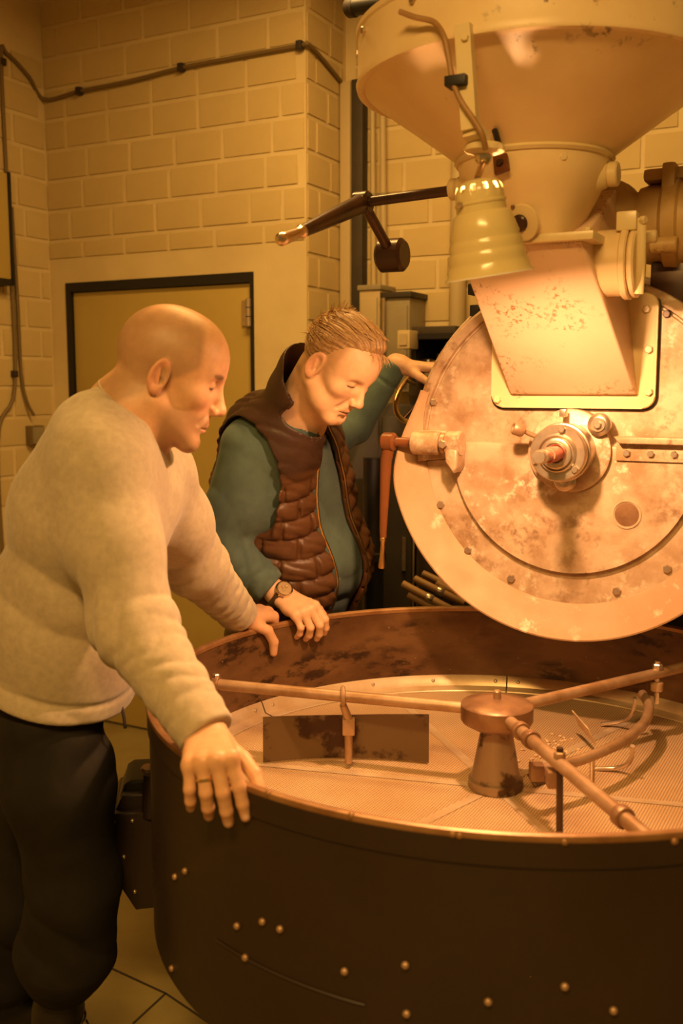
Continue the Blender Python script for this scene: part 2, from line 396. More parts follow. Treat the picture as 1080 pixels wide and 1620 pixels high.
cb2 = tube('power_cable', spline([wl_pt(wl + .012, -.225, 2.3), wl_pt(wl + .014, -.215, 1.9), wl_pt(wl + .013, -.21, 1.6), wl_pt(wl + .02, -.19, 1.48), wl_pt(wl + .03, -.16, 1.42)], 6), .0075, 'cable_wall', seg=8)
tag(cb2, 'second dark cable dropping to the small junction box at far left', 'cable')
jb = empty('junction_box', wl_pt(wl, -.15, 1.33), RZ); tag(jb, 'small wall junction box behind the man in beige', 'junction box')
box('body', 0, .04, -.04, .04, -.04, .045, 'cable_wall', jb, bev=.006); box('cover', .038, .046, -.034, .034, -.034, .038, 'box_grey', jb, bev=.003)
pb = empty('wall_panel', wl_pt(wl, -.30, 2.2), RZ); tag(pb, 'ochre wall cabinet with black lower edge cut by left frame edge', 'panel box')
box('body', 0, .07, -.35, 0, -.21, .22, 'door_paint', pb, bev=.004); box('lower_trim', -.0, .075, -.35, .004, -.235, -.212, 'black_paint', pb, bev=.002)
box('edge_trim', 0, .078, .001, .012, -.235, .225, 'black_paint', pb, bev=.002)
# steel column in the corner of the recess
sc = empty('steel_column', wl_pt(wr + .055, .27, 0), RZ); tag(sc, 'dark steel upright standing in the wall recess corner', 'column')
box('web', .0, .05, .0, .05, 0, 2.76, 'cabinet_dark', sc, bev=.003); box('flange', -.045, .0, -.012, .05, 0, 2.755, 'conduit_paint', sc, bev=.003)
# conduits on the recess wall
def rec(px, py, fwd=0.0):   # point on the recess wall, fwd metres in front of it
    q = onwall(px, py, .33 - fwd); return wl_pt(q.x, .33 - fwd, q.z)
for i, (px, r, lab) in enumerate(((587, .011, 'thin cream conduit pipe, left of the pair above the fuse box'), (603, .013, 'thicker cream conduit pipe, right of the pair above the fuse box'))):
    a = rec(px, 40, .03); b = rec(px + 4, 455, .03); a.z = 3.25
    cd = empty('conduit', b); tag(cd, lab, 'conduit', 'conduits in the recess')
    cyl('pipe', (0, 0, 0), (a - b), r, 'conduit_paint', cd, seg=14)
    for z in (.35, .85): 
        p = (a - b) * (z / (a - b).length); lathe('strap', [(r * 1.02, 0), (r * 1.5, .004), (r * 1.5, .018), (r * 1.02, .022)], 'box_grey', cd, p, a - b, 16)
vp = empty('vent_pipe', rec(722, 560, .04)); tag(vp, 'grey vertical pipe on the wall just left of the drum', 'pipe')
cyl('pipe', (0, 0, -1.2), (0, 0, 1.6), .032, 'conduit_paint', vp); lathe('coupling', [(.0325, 0), (.04, .005), (.04, .07), (.0325, .075)], 'conduit_paint', vp, (0, 0, .3))
# fuse boxes
def rbox(name, px0, px1, py0, py1, d0, d1, mat, lab, cat):
    a = onwall(px0, py1, .33 - d1); b = onwall(px1, py0, .33 - d1)
    r = empty(name, wl_pt(a.x, .33, a.z), RZ); tag(r, lab, cat); w = b.x - a.x; h = b.z - a.z
    box('body', 0, w, -d1, -d0, 0, h, mat, r, bev=.004)
    return r, w, h
r, w, h = rbox('fuse_box', 568, 601, 458, 560, 0, .14, 'conduit_paint', 'pale tall fuse box under the conduits on recess wall', 'fuse box')
box('lid', -.006, w + .006, -.148, 0, h, h + .02, 'box_grey', r, bev=.003); box('cover', .01, w - .01, -.15, -.141, .02, h - .03, 'conduit_paint', r, bev=.003)
r, w, h = rbox('switch_cabinet', 604, 648, 470, 620, 0, .16, 'box_grey', 'olive switch cabinet right of the pale fuse box', 'switch cabinet')
box('lid', -.006, w + .01, -.172, 0, h, h + .022, 'cabinet_dark', r, bev=.003); cyl('steel_rail', (.012, -.17, .0), (.012, -.17, h), .008, 'bright_steel', r); box('door', .03, w - .008, -.168, -.161, .02, h - .03, 'box_grey', r, bev=.003)
r, w, h = rbox('yellow_canister', 628, 648, 522, 552, .3, .38, 'cable_cream', 'small pale yellow carton in front of the switch cabinet', 'carton')
box('flap', .01, w - .01, -.384, -.381, h * .2, h * .8, 'conduit_paint', r)
r, w, h = rbox('wall_shelf', 650, 720, 515, 537, 0, .3, 'cabinet_dark', 'dark wall shelf left of the roaster drum', 'shelf')
box('front_lip', 0, w, -.31, -.301, .0, .02, 'black_paint', r); box('lower_board', .0, w, -.3, 0, -.16, -.14, 'cabinet_dark', r, bev=.003)
for x in (0, w - .02): box('side_board', x, x + .02, -.3, 0, -.16, 0, 'black_paint', r)
for i, (x, hh, mt) in enumerate(((.03, .07, 'conduit_paint'), (.085, .09, 'box_grey'), (.135, .06, 'cable_cream'))):
    p = r.matrix_basis @ Vector((x, -.2, -.14)); k = empty('storage_tin', p, RZ)
    tag(k, ('pale tin on the dark wall shelf, nearest the cabinet', 'tall grey tin in the middle of the dark wall shelf', 'short cream tin on the dark wall shelf, nearest the drum')[i], 'tin', 'tins on the wall shelf')
    lathe('body', [(0, 0), (.02, 0), (.021, .003), (.021, hh - .01), (.0, hh - .01)], mt, k, seg=20); lathe('lid', [(0, hh), (.02, hh), (.022, hh - .003), (.022, hh - .012), (.0, hh - .012)], 'bare_steel', k, seg=20)
# dark cabinets and pipe behind the older man
def fbox(name, px0, px1, pytop, Yb, depth, mat, lab, cat, panels=0):
    a = W(px0, pytop, Yb); b = W(px1, pytop, Yb); w = b[0] - a[0]
    r = empty(name, (float(a[0]), Yb, 0), 0); tag(r, lab, cat)
    box('body', 0, w, 0, depth, .06, float(a[2]), mat, r, bev=.006); box('plinth', .02, w - .02, .02, depth - .02, 0, .06, 'black_paint', r)
    for i in range(panels):
        pw = w / panels; d = box('door', i * pw + .006, (i + 1) * pw - .006, -.014, -.001, .1, float(a[2]) - .04, mat, r, bev=.004)
        box('handle', (i + 1) * pw - .04, (i + 1) * pw - .028, -.03, -.014, float(a[2]) * .6, float(a[2]) * .6 + .12, 'bare_steel', d)
    return r
fbox('tool_cabinet', 548, 655, 640, 3.55, .35, 'cabinet_dark', 'dark brown steel cabinet behind the older man', 'cabinet', 2)
fbox('low_cabinet', 665, 770, 700, 3.5, .25, 'cabinet_dark', 'low dark cabinet in the shade behind the drum', 'cabinet', 2)
pp = empty('floor_pipe', tuple(W(590, 900, 3.2) * np.array([1, 1, 0]))); tag(pp, 'black upright pipe behind the brown door lever', 'pipe')
cyl('pipe', (0, 0, 0), (0, 0, 1.32), .034, 'black_paint', pp); lathe('base_flange', [(0, 0), (.07, 0), (.07, .012), (.035, .015)], 'black_paint', pp)
for z in (.78, .98): lathe('collar', [(.034, 0), (.042, .004), (.042, .03), (.034, .034)], 'black_paint', pp, (0, 0, z))
# bundle of rods lying behind the bin on a trestle
tr = empty('trestle', tuple(W(705, 960, 3.05) * np.array([1, 1, 0]))); tag(tr, 'dark low trestle under the bundle of rods', 'trestle')
TZ = float(W(690, 958, 3.05)[2]) - .05
box('top', -.12, .35, -.12, .16, TZ - .03, TZ, 'cabinet_dark', tr, bev=.004)
for x in (-.09, .3):
    for y in (-.09, .12): cyl('leg', (x, y, 0), (x, y, TZ - .031), .016, 'cabinet_dark', tr)
rods = [((636, 923), (720, 968)), ((655, 915), (735, 955)), ((668, 907), (740, 940)), ((645, 940), (730, 985)), ((690, 922), (765, 962))]
for i, (p, q) in enumerate(rods):
    yy = 3.0 + .05 * (i % 3); a = Vector(W(*p, yy)); b = Vector(W(*q, yy - .05)); d = (b - a)
    rd = empty('wooden_rod', a); tag(rd, ('worn wooden rod reaching furthest left in the bundle behind the bin', 'worn wooden rod second from left end in the bundle behind the bin', 'worn wooden rod lying topmost in the bundle behind the bin', 'worn wooden rod lying lowest in the bundle, just above the bin rim', 'worn wooden rod nearest the drum in the bundle behind the bin')[i], 'rod', 'rods bundled behind the bin')
    cyl('shaft', (0, 0, 0), d, .0115, 'cable_brown', rd, seg=12, bev=.002); lathe('ferrule', [(.012, 0), (.0135, .002), (.0135, .022), (.012, .024)], 'bare_steel', rd, d * .45, d, 14)
# hand wheel on a dark valve column, where the older man's left hand rests
vc = empty('valve_column', tuple(W(684, 600, 3.16) * np.array([1, 1, 0]))); tag(vc, 'dark valve column with a worn steel hand wheel left of the drum', 'valve')
VZ = float(W(660, 590, 3.16)[2])
cyl('post', (0, 0, 0), (0, 0, VZ - .1), .045, 'cabinet_dark', vc); lathe('bonnet', [(0, 0), (.07, 0), (.075, .03), (.05, .07), (.03, .09), (0, .09)], 'cabinet_dark', vc, (0, 0, VZ - .1))
ring = [Vector((.115 * math.cos(a), .115 * math.sin(a), 0)) for a in np.linspace(0, 2 * math.pi, 41)]
mwv = axis_mat((-.02, -.05, VZ - .06), (-.55, -.6, .6))
tube('wheel_rim', [mwv @ v for v in ring], .0085, 'brass', vc, 10)
for k in range(4):
    a = k * math.pi / 2 + .4; cyl('spoke', mwv @ Vector((0, 0, 0)), mwv @ Vector((.113 * math.cos(a), .113 * math.sin(a), 0)), .006, 'dark_iron', vc, seg=10)
lathe('wheel_hub', [(0, -.012), (.02, -.012), (.022, .0), (.02, .012), (0, .012)], 'dark_iron', vc, mwv.translation, (-.55, -.6, .6))
# black duct at the top of the frame
dp = empty('black_duct', W(553, 12, 3.0)); tag(dp, 'matte black pipe end beside the hopper at top edge', 'pipe')
d = Vector(W(720, -14, 2.75)) - Vector(W(553, 12, 3.0))
cyl('pipe', (0, 0, 0), d, .024, 'black_paint', dp); lathe('end_cap', [(0, -.006), (.024, -.006), (.028, 0), (.028, .02), (.0245, .024)], 'dark_rubber', dp, (0, 0, 0), d)
hp = Vector(W(640, 3, 2.87)) - Vector(W(553, 12, 3.0)); cyl('hanger', hp, hp + Vector((0, 0, 1.2)), .006, 'black_paint', dp, seg=10)
# ================================================================== THE ROASTER
ro = empty('coffee_roaster', (float(Q0[0]), float(Q0[1]), 0), RZ)
tag(ro, 'large cream and steel drum coffee roaster with hopper and round front plate', 'coffee roaster')
FR = Vector((0, -1, 0))                       # out of the front plate, in the roaster's frame
CZ = Vector((0, 0, ZC))
def fl(name, prof, mat, parent, x=0, z=ZC, off=0, seg=64, d=FR, **k): return lathe(name, prof, mat, parent, (x, -off, z), d, seg, **k)
drum = fl('drum_body', [(0, -1.0), (.40, -1.0), (.405, -.98), (.405, -.03), (0, -.03)], 'dark_iron', ro)
fp = fl('front_plate', [(0, 0), (.382, 0), (.385, -.004), (.389, -.004), (.392, .004), (.412, .006), (.418, .002), (.42, -.006), (.42, -.03), (.0, -.03)], 'drum_metal', ro, seg=96)
fl('drum_ring', [(.405, -.035), (.432, -.035), (.436, -.04), (.436, -.075), (.405, -.08)], 'drum_metal', ro, seg=96)
# flat lower band and flared discharge lip (crescent)
def sector(name, rows, a0, a1, n, mat, parent, thick=.006):
    """rows: function t(0..1 along the arc) -> list of (r, off)"""
    V = []; Fc = []; m = None
    for i in range(n + 1):
        t = i / n; a = math.radians(a0 + (a1 - a0) * t); R_ = rows(t); m = len(R_)
        for r, o in R_: V.append((r * math.cos(a), -o, ZC + r * math.sin(a)))
    for i in range(n):
        for k in range(m): 
            k2 = (k + 1) % m; Fc.append((i * m + k, i * m + k2, (i + 1) * m + k2, (i + 1) * m + k))
    Fc.append(tuple(range(m))); Fc.append(tuple(n * m + k for k in range(m - 1, -1, -1)))
    b = clean(V, Fc); return bm_obj(name, b, mat, parent, True)
def sm(t, a, b): t = min(max((t - a) / (b - a), 0), 1); return t * t * (3 - 2 * t)
sector('lower_band', lambda t: [(.29, .0), (.29, .006), (.385, .007), (.388, 0)], 186, 354, 60, 'drum_metal', ro)
def liprow(t):
    e = sm(t, 0, .16) * sm(1 - t, 0, .16); ro_ = .418 + .040 * e; of = .010 + .046 * e; ri = .378 + .02 * (1 - e)
    return [(ri, .0), (ri, .009), (ri + (ro_ - ri) * .5, .009 + (of - .009) * .42), (ro_ - .004, of), (ro_ - .001, of + .003), (ro_ + .003, of + .002), (ro_ + .004, of - .003), (ro_, of - .008), (ri + (ro_ - ri) * .5, .0), (ri + .01, -.004)]
lip = sector('discharge_lip', liprow, 160, 380, 90, 'lip_metal', ro)
# half round discharge door
ol = [(-.285, 1.408)] + arc(0, ZC, .30, 182, 358, 48) + [(.285, 1.408)]
door_ = prism('discharge_door', ol, -.022, 0, 'drum_metal', ro, bev=.006)
for px, py in ((697, 798), (740, 870), (808, 915), (975, 935), (1055, 900)):
    p = L(px, py, .01); bolt((p.x, -.006, p.z), FR, .0105, 'bare_steel', fp)
for px, py, m_ in ((687, 636, 'bare_steel'), (1055, 497, 'dark_iron')):
    p = L(px, py); bolt((p.x, -.001, p.z), FR, .0095, m_, fp)
# ledge with bolted strip, right of the bearing
p = L(975, 690, .02); q = L(975, 727, .02)
lg = prism('door_ledge', [(p.x, p.z), (p.x + .36, p.z), (p.x + .36, p.z - .016), (p.x + .012, p.z - .016)], -.052, 0, 'drum_metal', ro, bev=.003)
box('ledge_strip', p.x + .002, p.x + .36, -.029, -.0, q.z - .002, p.z - .016, 'drum_metal', ro, bev=.002)
for px, py in ((991, 717), (1029, 718), (1066, 719)): r_ = L(px, py, .03); bolt((r_.x, -.029, r_.z), FR, .0085, 'bare_steel', lg)
# sight hole with plug
p = L(991, 814, .022)
pl = fl('sight_plug', [(0, .0015), (.028, .0015), (.0295, -.002)], 'hub_metal', ro, p.x, p.z, .0215, 40)
fl('plug_ring', [(.0295, -.002), (.031, .003), (.034, .003), (.0355, -.002)], 'drum_metal', ro, p.x, p.z, .0215, 40)
# main bearing
fl('bearing_base', [(0, .038), (.094, .038), (.1, .034), (.101, .0), (0, 0)], 'drum_metal', ro)
be = fl('bearing_housing', [(.06, .036), (.066, .038), (.066, .085), (.069, .087), (.070, .1), (.068, .103), (.064, .104), (.064, .112), (.066, .114), (.066, .13), (.063, .134), (.046, .134), (.044, .142), (.041, .144), (.038, .138), (.036, .138), (.036, .148), (.033, .15), (.027, .15), (.026, .14), (0, .139)], 'bare_steel', ro, seg=72)
fl('seal_ring', [(.020, .150), (.022, .154), (.026, .154), (.027, .150)], 'bright_steel', ro)
sh_ = fl('shaft', [(0, .1), (.0185, .1), (.0185, .205), (.0165, .21), (.0, .21)], 'red_shaft', ro, seg=28)
fl('shaft_end', [(.0, .205), (.0135, .205), (.0135, .25), (.0165, .254), (.0165, .275), (.013, .281), (0, .282)], 'bare_steel', ro, seg=28)
for a in (80, 200, 320):
    a = math.radians(a); bolt((.056 * math.cos(a), -.134, ZC + .056 * math.sin(a)), FR, .0085, 'bare_steel', be)
p = L(828, 682, .09); oc = fl('oil_cup', [(0, 0), (.013, 0), (.016, .004), (.016, .024), (.013, .028), (.009, .028), (.008, .02), (0, .02)], 'worn_tube', ro, p.x, p.z, .09, 24, d=(-.75, -.55, .3))
cyl('oil_pipe', (p.x, -.088, p.z), (-.04, -.06, ZC + .02), .006, 'worn_tube', oc.parent, seg=12)
for px, py, off in ((947, 672, .03), (893, 760, .03)):
    p = L(px, py, off + .02); lg_ = fl('lug', [(0, 0), (.026, 0), (.027, .02), (.024, .024), (.017, .026), (.016, .03), (0, .03)], 'bare_steel', ro, p.x, p.z, .03, 28)
    bolt((p.x, -.06, p.z), FR, .009, 'bare_steel', lg_.parent)
p = L(892, 650, .06); box('grease_nipple', p.x - .008, p.x + .008, -.075, -.055, p.z - .014, p.z + .004, 'bare_steel', ro, bev=.002)
# left latch
a = L(653, 700, .055); b = L(700, 697, .055)
cyl('latch_boss', (a.x, -.055, a.z), (b.x - .004, -.055, a.z), .030, 'drum_metal', ro, bev=.004)
prism('latch_seat', [(a.x + .002, a.z - .05), (b.x, a.z - .04), (b.x, a.z + .03), (a.x + .002, a.z + .03)], -.03, 0, 'drum_metal', ro, bev=.004)
cyl('latch_collar', (b.x - .004, -.055, a.z), (b.x + .012, -.055, a.z), .026, 'worn_tube', ro, bev=.003)
co_ = cyl('latch_cam', (b.x + .012, -.055, a.z), (b.x + .052, -.055, a.z), .033, 'drum_metal', ro, bev=.004)
prism('cam_tail', [(b.x + .016, a.z), (b.x + .05, a.z), (b.x + .05, a.z - .055), (b.x + .04, a.z - .072), (b.x + .018, a.z - .045)], -.085, -.03, 'drum_metal', ro, bev=.006)
bolt((b.x + .015, -.088, a.z), FR, .011, 'bare_steel', co_.parent)
# brown door lever with brass grip
e = L(612, 690, .055); dlv = cyl('lever_shaft', (e.x, -.055, a.z), (a.x, -.055, a.z), .0125, 'brown_enamel', ro)
cyl('lever_hub', (e.x - .014, -.055, a.z), (e.x + .026, -.055, a.z), .024, 'brown_enamel', ro, bev=.006)
g0 = L(606, 850, .055); g1 = L(603, 905, .055)
tube('lever_arm', [(e.x + .006, -.055, a.z - .006), (e.x - .002, -.056, a.z - .05), (g0.x, -.056, g0.z + .02), (g0.x, -.055, g0.z)], [.017, .0165, .0105, .0095], 'brown_enamel', ro, 14, flat=.7)
lathe('lever_grip', [(0, 0), (.0085, 0), (.0095, .003), (.0085, .008), (.0062, .014), (.007, .05), (.0095, .078), (.0085, .083), (0, .084)], 'brass', ro, (g0.x, -.055, g0.z), g1 - g0, 20)
# chute
ct = dict(TL=L(723, 390, .34), TR=L(921, 386, .34), BL=L(806, 626, .032), BR=L(1006, 622, .032))
zt = 1.842
def sidepts(x_t, x_b, zb):
    tz = L(962, 300, .05).z
    return [(x_t, -.34, zt), (x_b, -.032, zb), (x_b, .0, zb), (x_t, .0, tz - .02), (x_t, -.05, tz)]
zb = (ct['BL'].z + ct['BR'].z) / 2
Lp = sidepts(ct['TL'].x, ct['BL'].x, zb); Rp = sidepts(ct['TR'].x, ct['BR'].x, zb)
bm = bmesh.new(); lv = [bm.verts.new(v) for v in Lp]; rv = [bm.verts.new(v) for v in Rp]; n = 5
bm.faces.new(lv); bm.faces.new(rv[::-1])
for i in range(n): bm.faces.new((lv[i], rv[i], rv[(i + 1) % n], lv[(i + 1) % n]))
bmesh.ops.bevel(bm, geom=list(bm.edges), offset=.006, segments=3, profile=.5, affect='EDGES')
chute = bm_obj('chute', bm, 'chute_paint', ro, True)
fo = rrect(-.203, .193, 1.496, 1.762, .03)
fg = prism('chute_flange', fo, -.018, 0, 'cream_paint', ro, bev=.004)
for px, py in ((787, 632), (1026, 620), (1026, 553), (1023, 489)):
    p = L(px, py, .018); bolt((p.x, -.018, p.z), FR, .0095, 'cream_clean', fg)
prism('flange_gasket', rrect(-.207, .197, 1.4915, 1.766, .032), -.005, .0, 'dark_rubber', ro)
# hopper
HX, HO = -.032, .265
RIM_R, RIM_Z = .375, 2.18
HP = (HX, -HO, 0)
hop = lathe('hopper', [(.150, 2.022), (.158, 2.022), (.163, 2.026), (.19, 2.047), (.27, 2.105), (.345, 2.158), (.369, 2.178), (.369, 2.188), (.2, 2.065), (.150, 2.03), (.150, 2.022)], 'cream_paint', ro, HP, seg=96)
lathe('hopper_rim', [(RIM_R + a - .43, b) for a, b in ((.418, 2.172), (.424, 2.168), (.432, 2.171), (.434, 2.178), (.430, 2.190), (.430, 2.272), (.434, 2.276), (.434, 2.286), (.428, 2.289), (.420, 2.286), (.418, 2.172))], 'cream_paint', ro, HP, seg=96)
lathe('hopper_seam', [(.156, 2.017), (.164, 2.015), (.169, 2.021), (.164, 2.027), (.156, 2.026)], 'cream_clean', ro, HP, seg=72)
for a in (140, 175, 200, 222, 250, 300, 345):
    a = math.radians(a); d = Vector((math.cos(a), math.sin(a), 0)); bolt(Vector((HX, -HO, 2.258)) + d * RIM_R, d, .008, 'bare_steel', hop)
# neck: round at the seam, rounded square at the bottom
V = []; Fc = []; ns = 48; rings = [(2.02, .161, 0), (1.99, .156, .05), (1.955, .140, .15), (1.91, .116, .35), (1.878, .098, .6), (1.864, .094, .7), (1.858, .090, .7)]
for z, r, sq in rings:
    for k in range(ns):
        a = 2 * math.pi * k / ns; cs, sn = math.cos(a), math.sin(a); rs = 1 / max(abs(cs), abs(sn)); pn = (abs(cs)**4 + abs(sn)**4)**-.25
        rr = r * ((1 - sq) + sq * pn); V.append((HX + rr * cs - .0, -HO + rr * sn, z))
for i in range(len(rings) - 1):
    for k in range(ns): Fc.append((i * ns + k, i * ns + (k + 1) % ns, (i + 1) * ns + (k + 1) % ns, (i + 1) * ns + k))
Fc.append(tuple((len(rings) - 1) * ns + k for k in range(ns)))
neck = bm_obj('hopper_neck', clean(V, Fc), 'cream_paint', ro, True)
box('neck_flange', ct['TL'].x + .0, ct['TR'].x + .025, -.355, -.09, 1.842, 1.86, 'cream_clean', ro, bev=.004)
for x in (ct['TR'].x + .008,): bolt((x, -.335, 1.86), (0, 0, 1), .009, 'cream_clean', neck)
# cross shaft bosses
bz = 1.982
cyl('boss', (HX - .12, -HO, bz), (HX - .172, -HO, bz), .026, 'cream_clean', ro, bev=.004); cyl('boss_cap', (HX - .172, -HO, bz), (HX - .19, -HO, bz), .0235, 'cream_clean', ro, bev=.003)
cyl('boss', (HX + .09, -HO, bz), (HX + .158, -HO, bz), .05, 'cream_clean', ro, r2=.027, bev=.004); cyl('boss_cap', (HX + .158, -HO, bz), (HX + .18, -HO, bz), .025, 'cream_clean', ro, bev=.003)
for x in (HX - .155,): bolt((x, -HO - .012, bz + .03), (0, -.3, 1), .0085, 'cream_clean', neck)
p = L(920, 258, HO + .12); bolt((HX + .095, -HO - .12, 2.0), (.6, -.8, 0), .0085, 'cream_clean', neck)
# round cover and rusty plate on the neck
p = L(822, 352, .375); cv = lathe('neck_cover', [(0, .004), (.036, .004), (.038, 0), (.0, -.012)], 'cream_clean', ro, (p.x + .004, -.372, p.z), (-.15, -1, -.35), 36)
cp = lathe('cover_knob', [(0, .012), (.014, .012), (.0175, .009), (.018, .003), (0, .003)], 'dark_iron', ro, (p.x, -.371, p.z), (-.15, -1, -.35), 28)
for dx, dz in ((-.012, .03), (.026, -.014)): bolt((p.x + dx, -.375 - dz * .35, p.z + dz), (-.15, -1, -.35), .0045, 'hub_metal', cv.parent)
p = L(792, 255, .425); pm = axis_mat((p.x, -.425, p.z), (-.12, -1, .35))
rp = bm_obj('rusty_plate', box_bm(-.016, .016, -.026, .026, -.006, .003, .003), 'brown_enamel', ro, True, mw=pm @ Matrix.Rotation(.15, 4, 'Z'))
bolt(pm @ Vector((0, -.006, .003)), (-.12, -1, .35), .008, 'dark_iron', rp.parent); bolt(pm @ Vector((-.004, .017, .003)), (-.12, -1, .35), .005, 'dark_iron', rp.parent)
p = L(783, 218, .455); cyl('black_stud', (p.x, -.43, p.z - .01), (p.x + .004, -.47, p.z + .01), .006, 'black_paint', ro, seg=10)
# crank lever with counterweight
xr = -.437
cyl('crank_shaft', (HX - .188, -HO, bz - .002), (xr - .01, -HO, bz - .01), .0115, 'dark_iron', ro)
cyl('crank_hub', (xr - .024, -HO, bz - .01), (xr + .018, -HO, bz - .01), .026, 'dark_iron', ro, bev=.005)
base = Vector((xr, -HO, bz - .01))
def at_x(px, py, x):      # point in the plane local x = const seen at a pixel
    lo, hi = -.3, 1.2
    for _ in range(50):
        mid = (lo + hi) / 2
        if L(px, py, mid).x > x: hi = mid
        else: lo = mid
    return L(px, py, mid)
e1 = at_x(478, 366, xr); e2 = at_x(441, 380, xr)
tube('crank_arm', [base, base.lerp(e1, .3), base.lerp(e1, .7), e1], [.023, .021, .017, .0135], 'dark_iron', ro, 16, flat=.8)
lathe('crank_grip', [(0, 0), (.014, 0), (.015, .003), (.0125, .008), (.0115, .03), (.0135, (e2 - e1).length - .02), (.0135, (e2 - e1).length - .008), (.009, (e2 - e1).length), (0, (e2 - e1).length + .002)], 'bright_steel', ro, e1, e2 - e1, 24)
e3 = at_x(620, 404, xr)
cyl('weight_arm', base, e3, .0125, 'dark_iron', ro, r2=.013, seg=16)
cyl('counterweight', e3 + Vector((-.035, 0, 0)), e3 + Vector((.035, 0, 0)), .041, 'dark_iron', ro, bev=.008, seg=36)
# side port with hinged lid
p = L(1001, 415, .2); px_ = .172
cyl('port_neck', (.08, -.2, p.z), (px_ - .012, -.2, p.z), .07, 'cream_paint', ro, seg=40)
cyl('port_ring', (px_ - .02, -.2, p.z), (px_ - .004, -.2, p.z), .078, 'cream_paint', ro, bev=.003, seg=40)
lid = cyl('port_lid', (px_ - .003, -.2, p.z), (px_ + .012, -.2, p.z), .074, 'cream_paint', ro, bev=.004, seg=40)
tube('lid_strap', [(px_ + .018, -.235, p.z + .085), (px_ + .02, -.236, p.z + .04), (px_ + .02, -.235, p.z - .02), (px_ + .016, -.225, p.z - .068)], [.011, .010, .010, .011], 'cream_clean', ro, 12, flat=.5)
bolt((px_ + .022, -.238, p.z + .08), (1, -.5, 0), .009, 'cream_clean', lid.parent)
box('hinge_block', px_ - .03, px_ + .012, -.25, -.21, p.z + .06, p.z + .1, 'cream_clean', ro, bev=.005)
cyl('wing_nut', (px_ + .012, -.17, p.z + .055), (px_ + .04, -.17, p.z + .055), .014, 'cream_clean', ro, bev=.003)
# box casting behind the neck, right side, and rounded elbow
ep = L(966, 345, -.02)
lathe('elbow_duct', [(0, -.06)] + [(.088 * math.cos(t), .088 * math.sin(t)) for t in np.linspace(-.7, 1.5, 14)] + [(0, .088)], 'motor_paint', ro, (ep.x - .01, .02, ep.z), (1, -.1, .05), 40)
lathe('elbow_band', [(.086, -.012), (.094, -.010), (.094, .004), (.087, .008)], 'cream_paint', ro, (ep.x - .01, .02, ep.z), (1, -.1, .05), 40)
# fan motor on the right
mz = L(1050, 355, -.06).z; my = .06; mx = L(1008, 350, -.06).x - .2
motor = lathe('fan_motor', [(0, .2), (.07, .2), (.085, .21), (.09, .23), (.09, .26), (.105, .27), (.108, .30), (.098, .305), (.098, .33), (.112, .335), (.115, .42), (.118, .425), (.118, .435), (.115, .44), (.115, .62), (.08, .66), (0, .66)], 'motor_paint', ro, (mx, my, mz), (1, 0, 0), 48)
box('motor_cap', mx + .22, mx + .42, my - .06, my + .06, mz + .09, mz + .118, 'motor_paint', ro, bev=.01)
box('motor_rib', mx + .265, mx + .295, my - .08, my - .02, mz + .03, mz + .125, 'motor_paint', ro, bev=.008)
cyl('motor_lug', (mx + .25, my - .10, mz - .06), (mx + .31, my - .10, mz - .06), .018, 'motor_paint', ro, bev=.003)
box('motor_bracket', mx + .24, mx + .32, my - .03, my + .06, 1.70, mz - .09, 'dark_iron', ro, bev=.004)
# black fittings at the chute's upper left
for px, py in ((741, 456), (744, 490)):
    p = L(px, py, .02); box('black_clamp', p.x - .012, p.x + .012, .005, .05, p.z - .014, p.z + .014, 'black_paint', ro, bev=.003)
# pedestal
box('pedestal', -.30, .32, .5, .98, 0, 1.06, 'cabinet_dark', ro, bev=.01); box('base_plate', -.36, .38, .46, 1.02, 0, .03, 'cabinet_dark', ro, bev=.004)
# ------------------------------------------------------------------ work lamp on a bracket
def to_local(w): d = Vector(w) - ro.location; return Matrix.Rotation(TH, 3, 'Z') @ d
def to_world(l): return ro.location + Matrix.Rotation(-TH, 3, 'Z') @ Vector(l)
def project(w):
    w = np.array(w); d = w[1] * c_ - (w[2] - EYE) * s_; u = w[1] * s_ + (w[2] - EYE) * c_
    return 540 + F * w[0] / d, 810 - F * u / d
best = min((abs(project(to_world((HX + (RIM_R + .006) * math.cos(a), -HO - (RIM_R + .006) * math.sin(a), 2.22)))[0] - 727), a) for a in np.linspace(.8, 2.9, 400))[1]
br_top = Vector((HX + (RIM_R + .012) * math.cos(best), -HO - (RIM_R + .012) * math.sin(best), 2.2)); lo = -br_top.y
lampB = at_off = L(774, 436, lo - .03); lampT = L(767, 288, lo - .045)
lp = empty('work_lamp', to_world(L(767, 236, lo - .04)), RZ); tag(lp, 'cream enamel cone lamp hanging from a bracket on the hopper', 'lamp')
def LP(l): return Vector(l) - to_local(lp.location)
ax = (lampT - lampB + Vector((0, -.041, 0))).normalized(); tb = lampB
hh = (lampT - lampB).length; sc_ = hh / .187
prof = [(.0785, 0), (.080, .002), (.0765, .006), (.073, .022), (.0705, .028), (.0718, .034), (.0680, .047), (.0660, .052), (.0674, .058), (.0640, .069), (.0620, .074), (.0634, .080), (.058, .098), (.0535, .117), (.0505, .121), (.0455, .124), (.0450, .137), (.0465, .139), (.0465, .143), (.0445, .145), (.0440, .163), (.0422, .170), (.0392, .1755), (.034, .181), (.024, .185), (.010, .187)]
prof = [(r * sc_ * 1.09, t * sc_) for r, t in prof]
V, Fc = lathe_data(prof, 60); m_ = len(prof)
holes = set()
for i in range(60):
    if i % 5 in (0, 1): holes.add((i, 21)); holes.add((i, 20))
Fc = [f for idx, f in enumerate(Fc) if ((idx // (m_ - 1)), idx % (m_ - 1)) not in holes]
bm = clean(V, Fc); mwl = axis_mat(LP(tb), ax); bm.transform(mwl)
shade = bm_obj('shade', bm, 'lamp_enamel', lp, True)
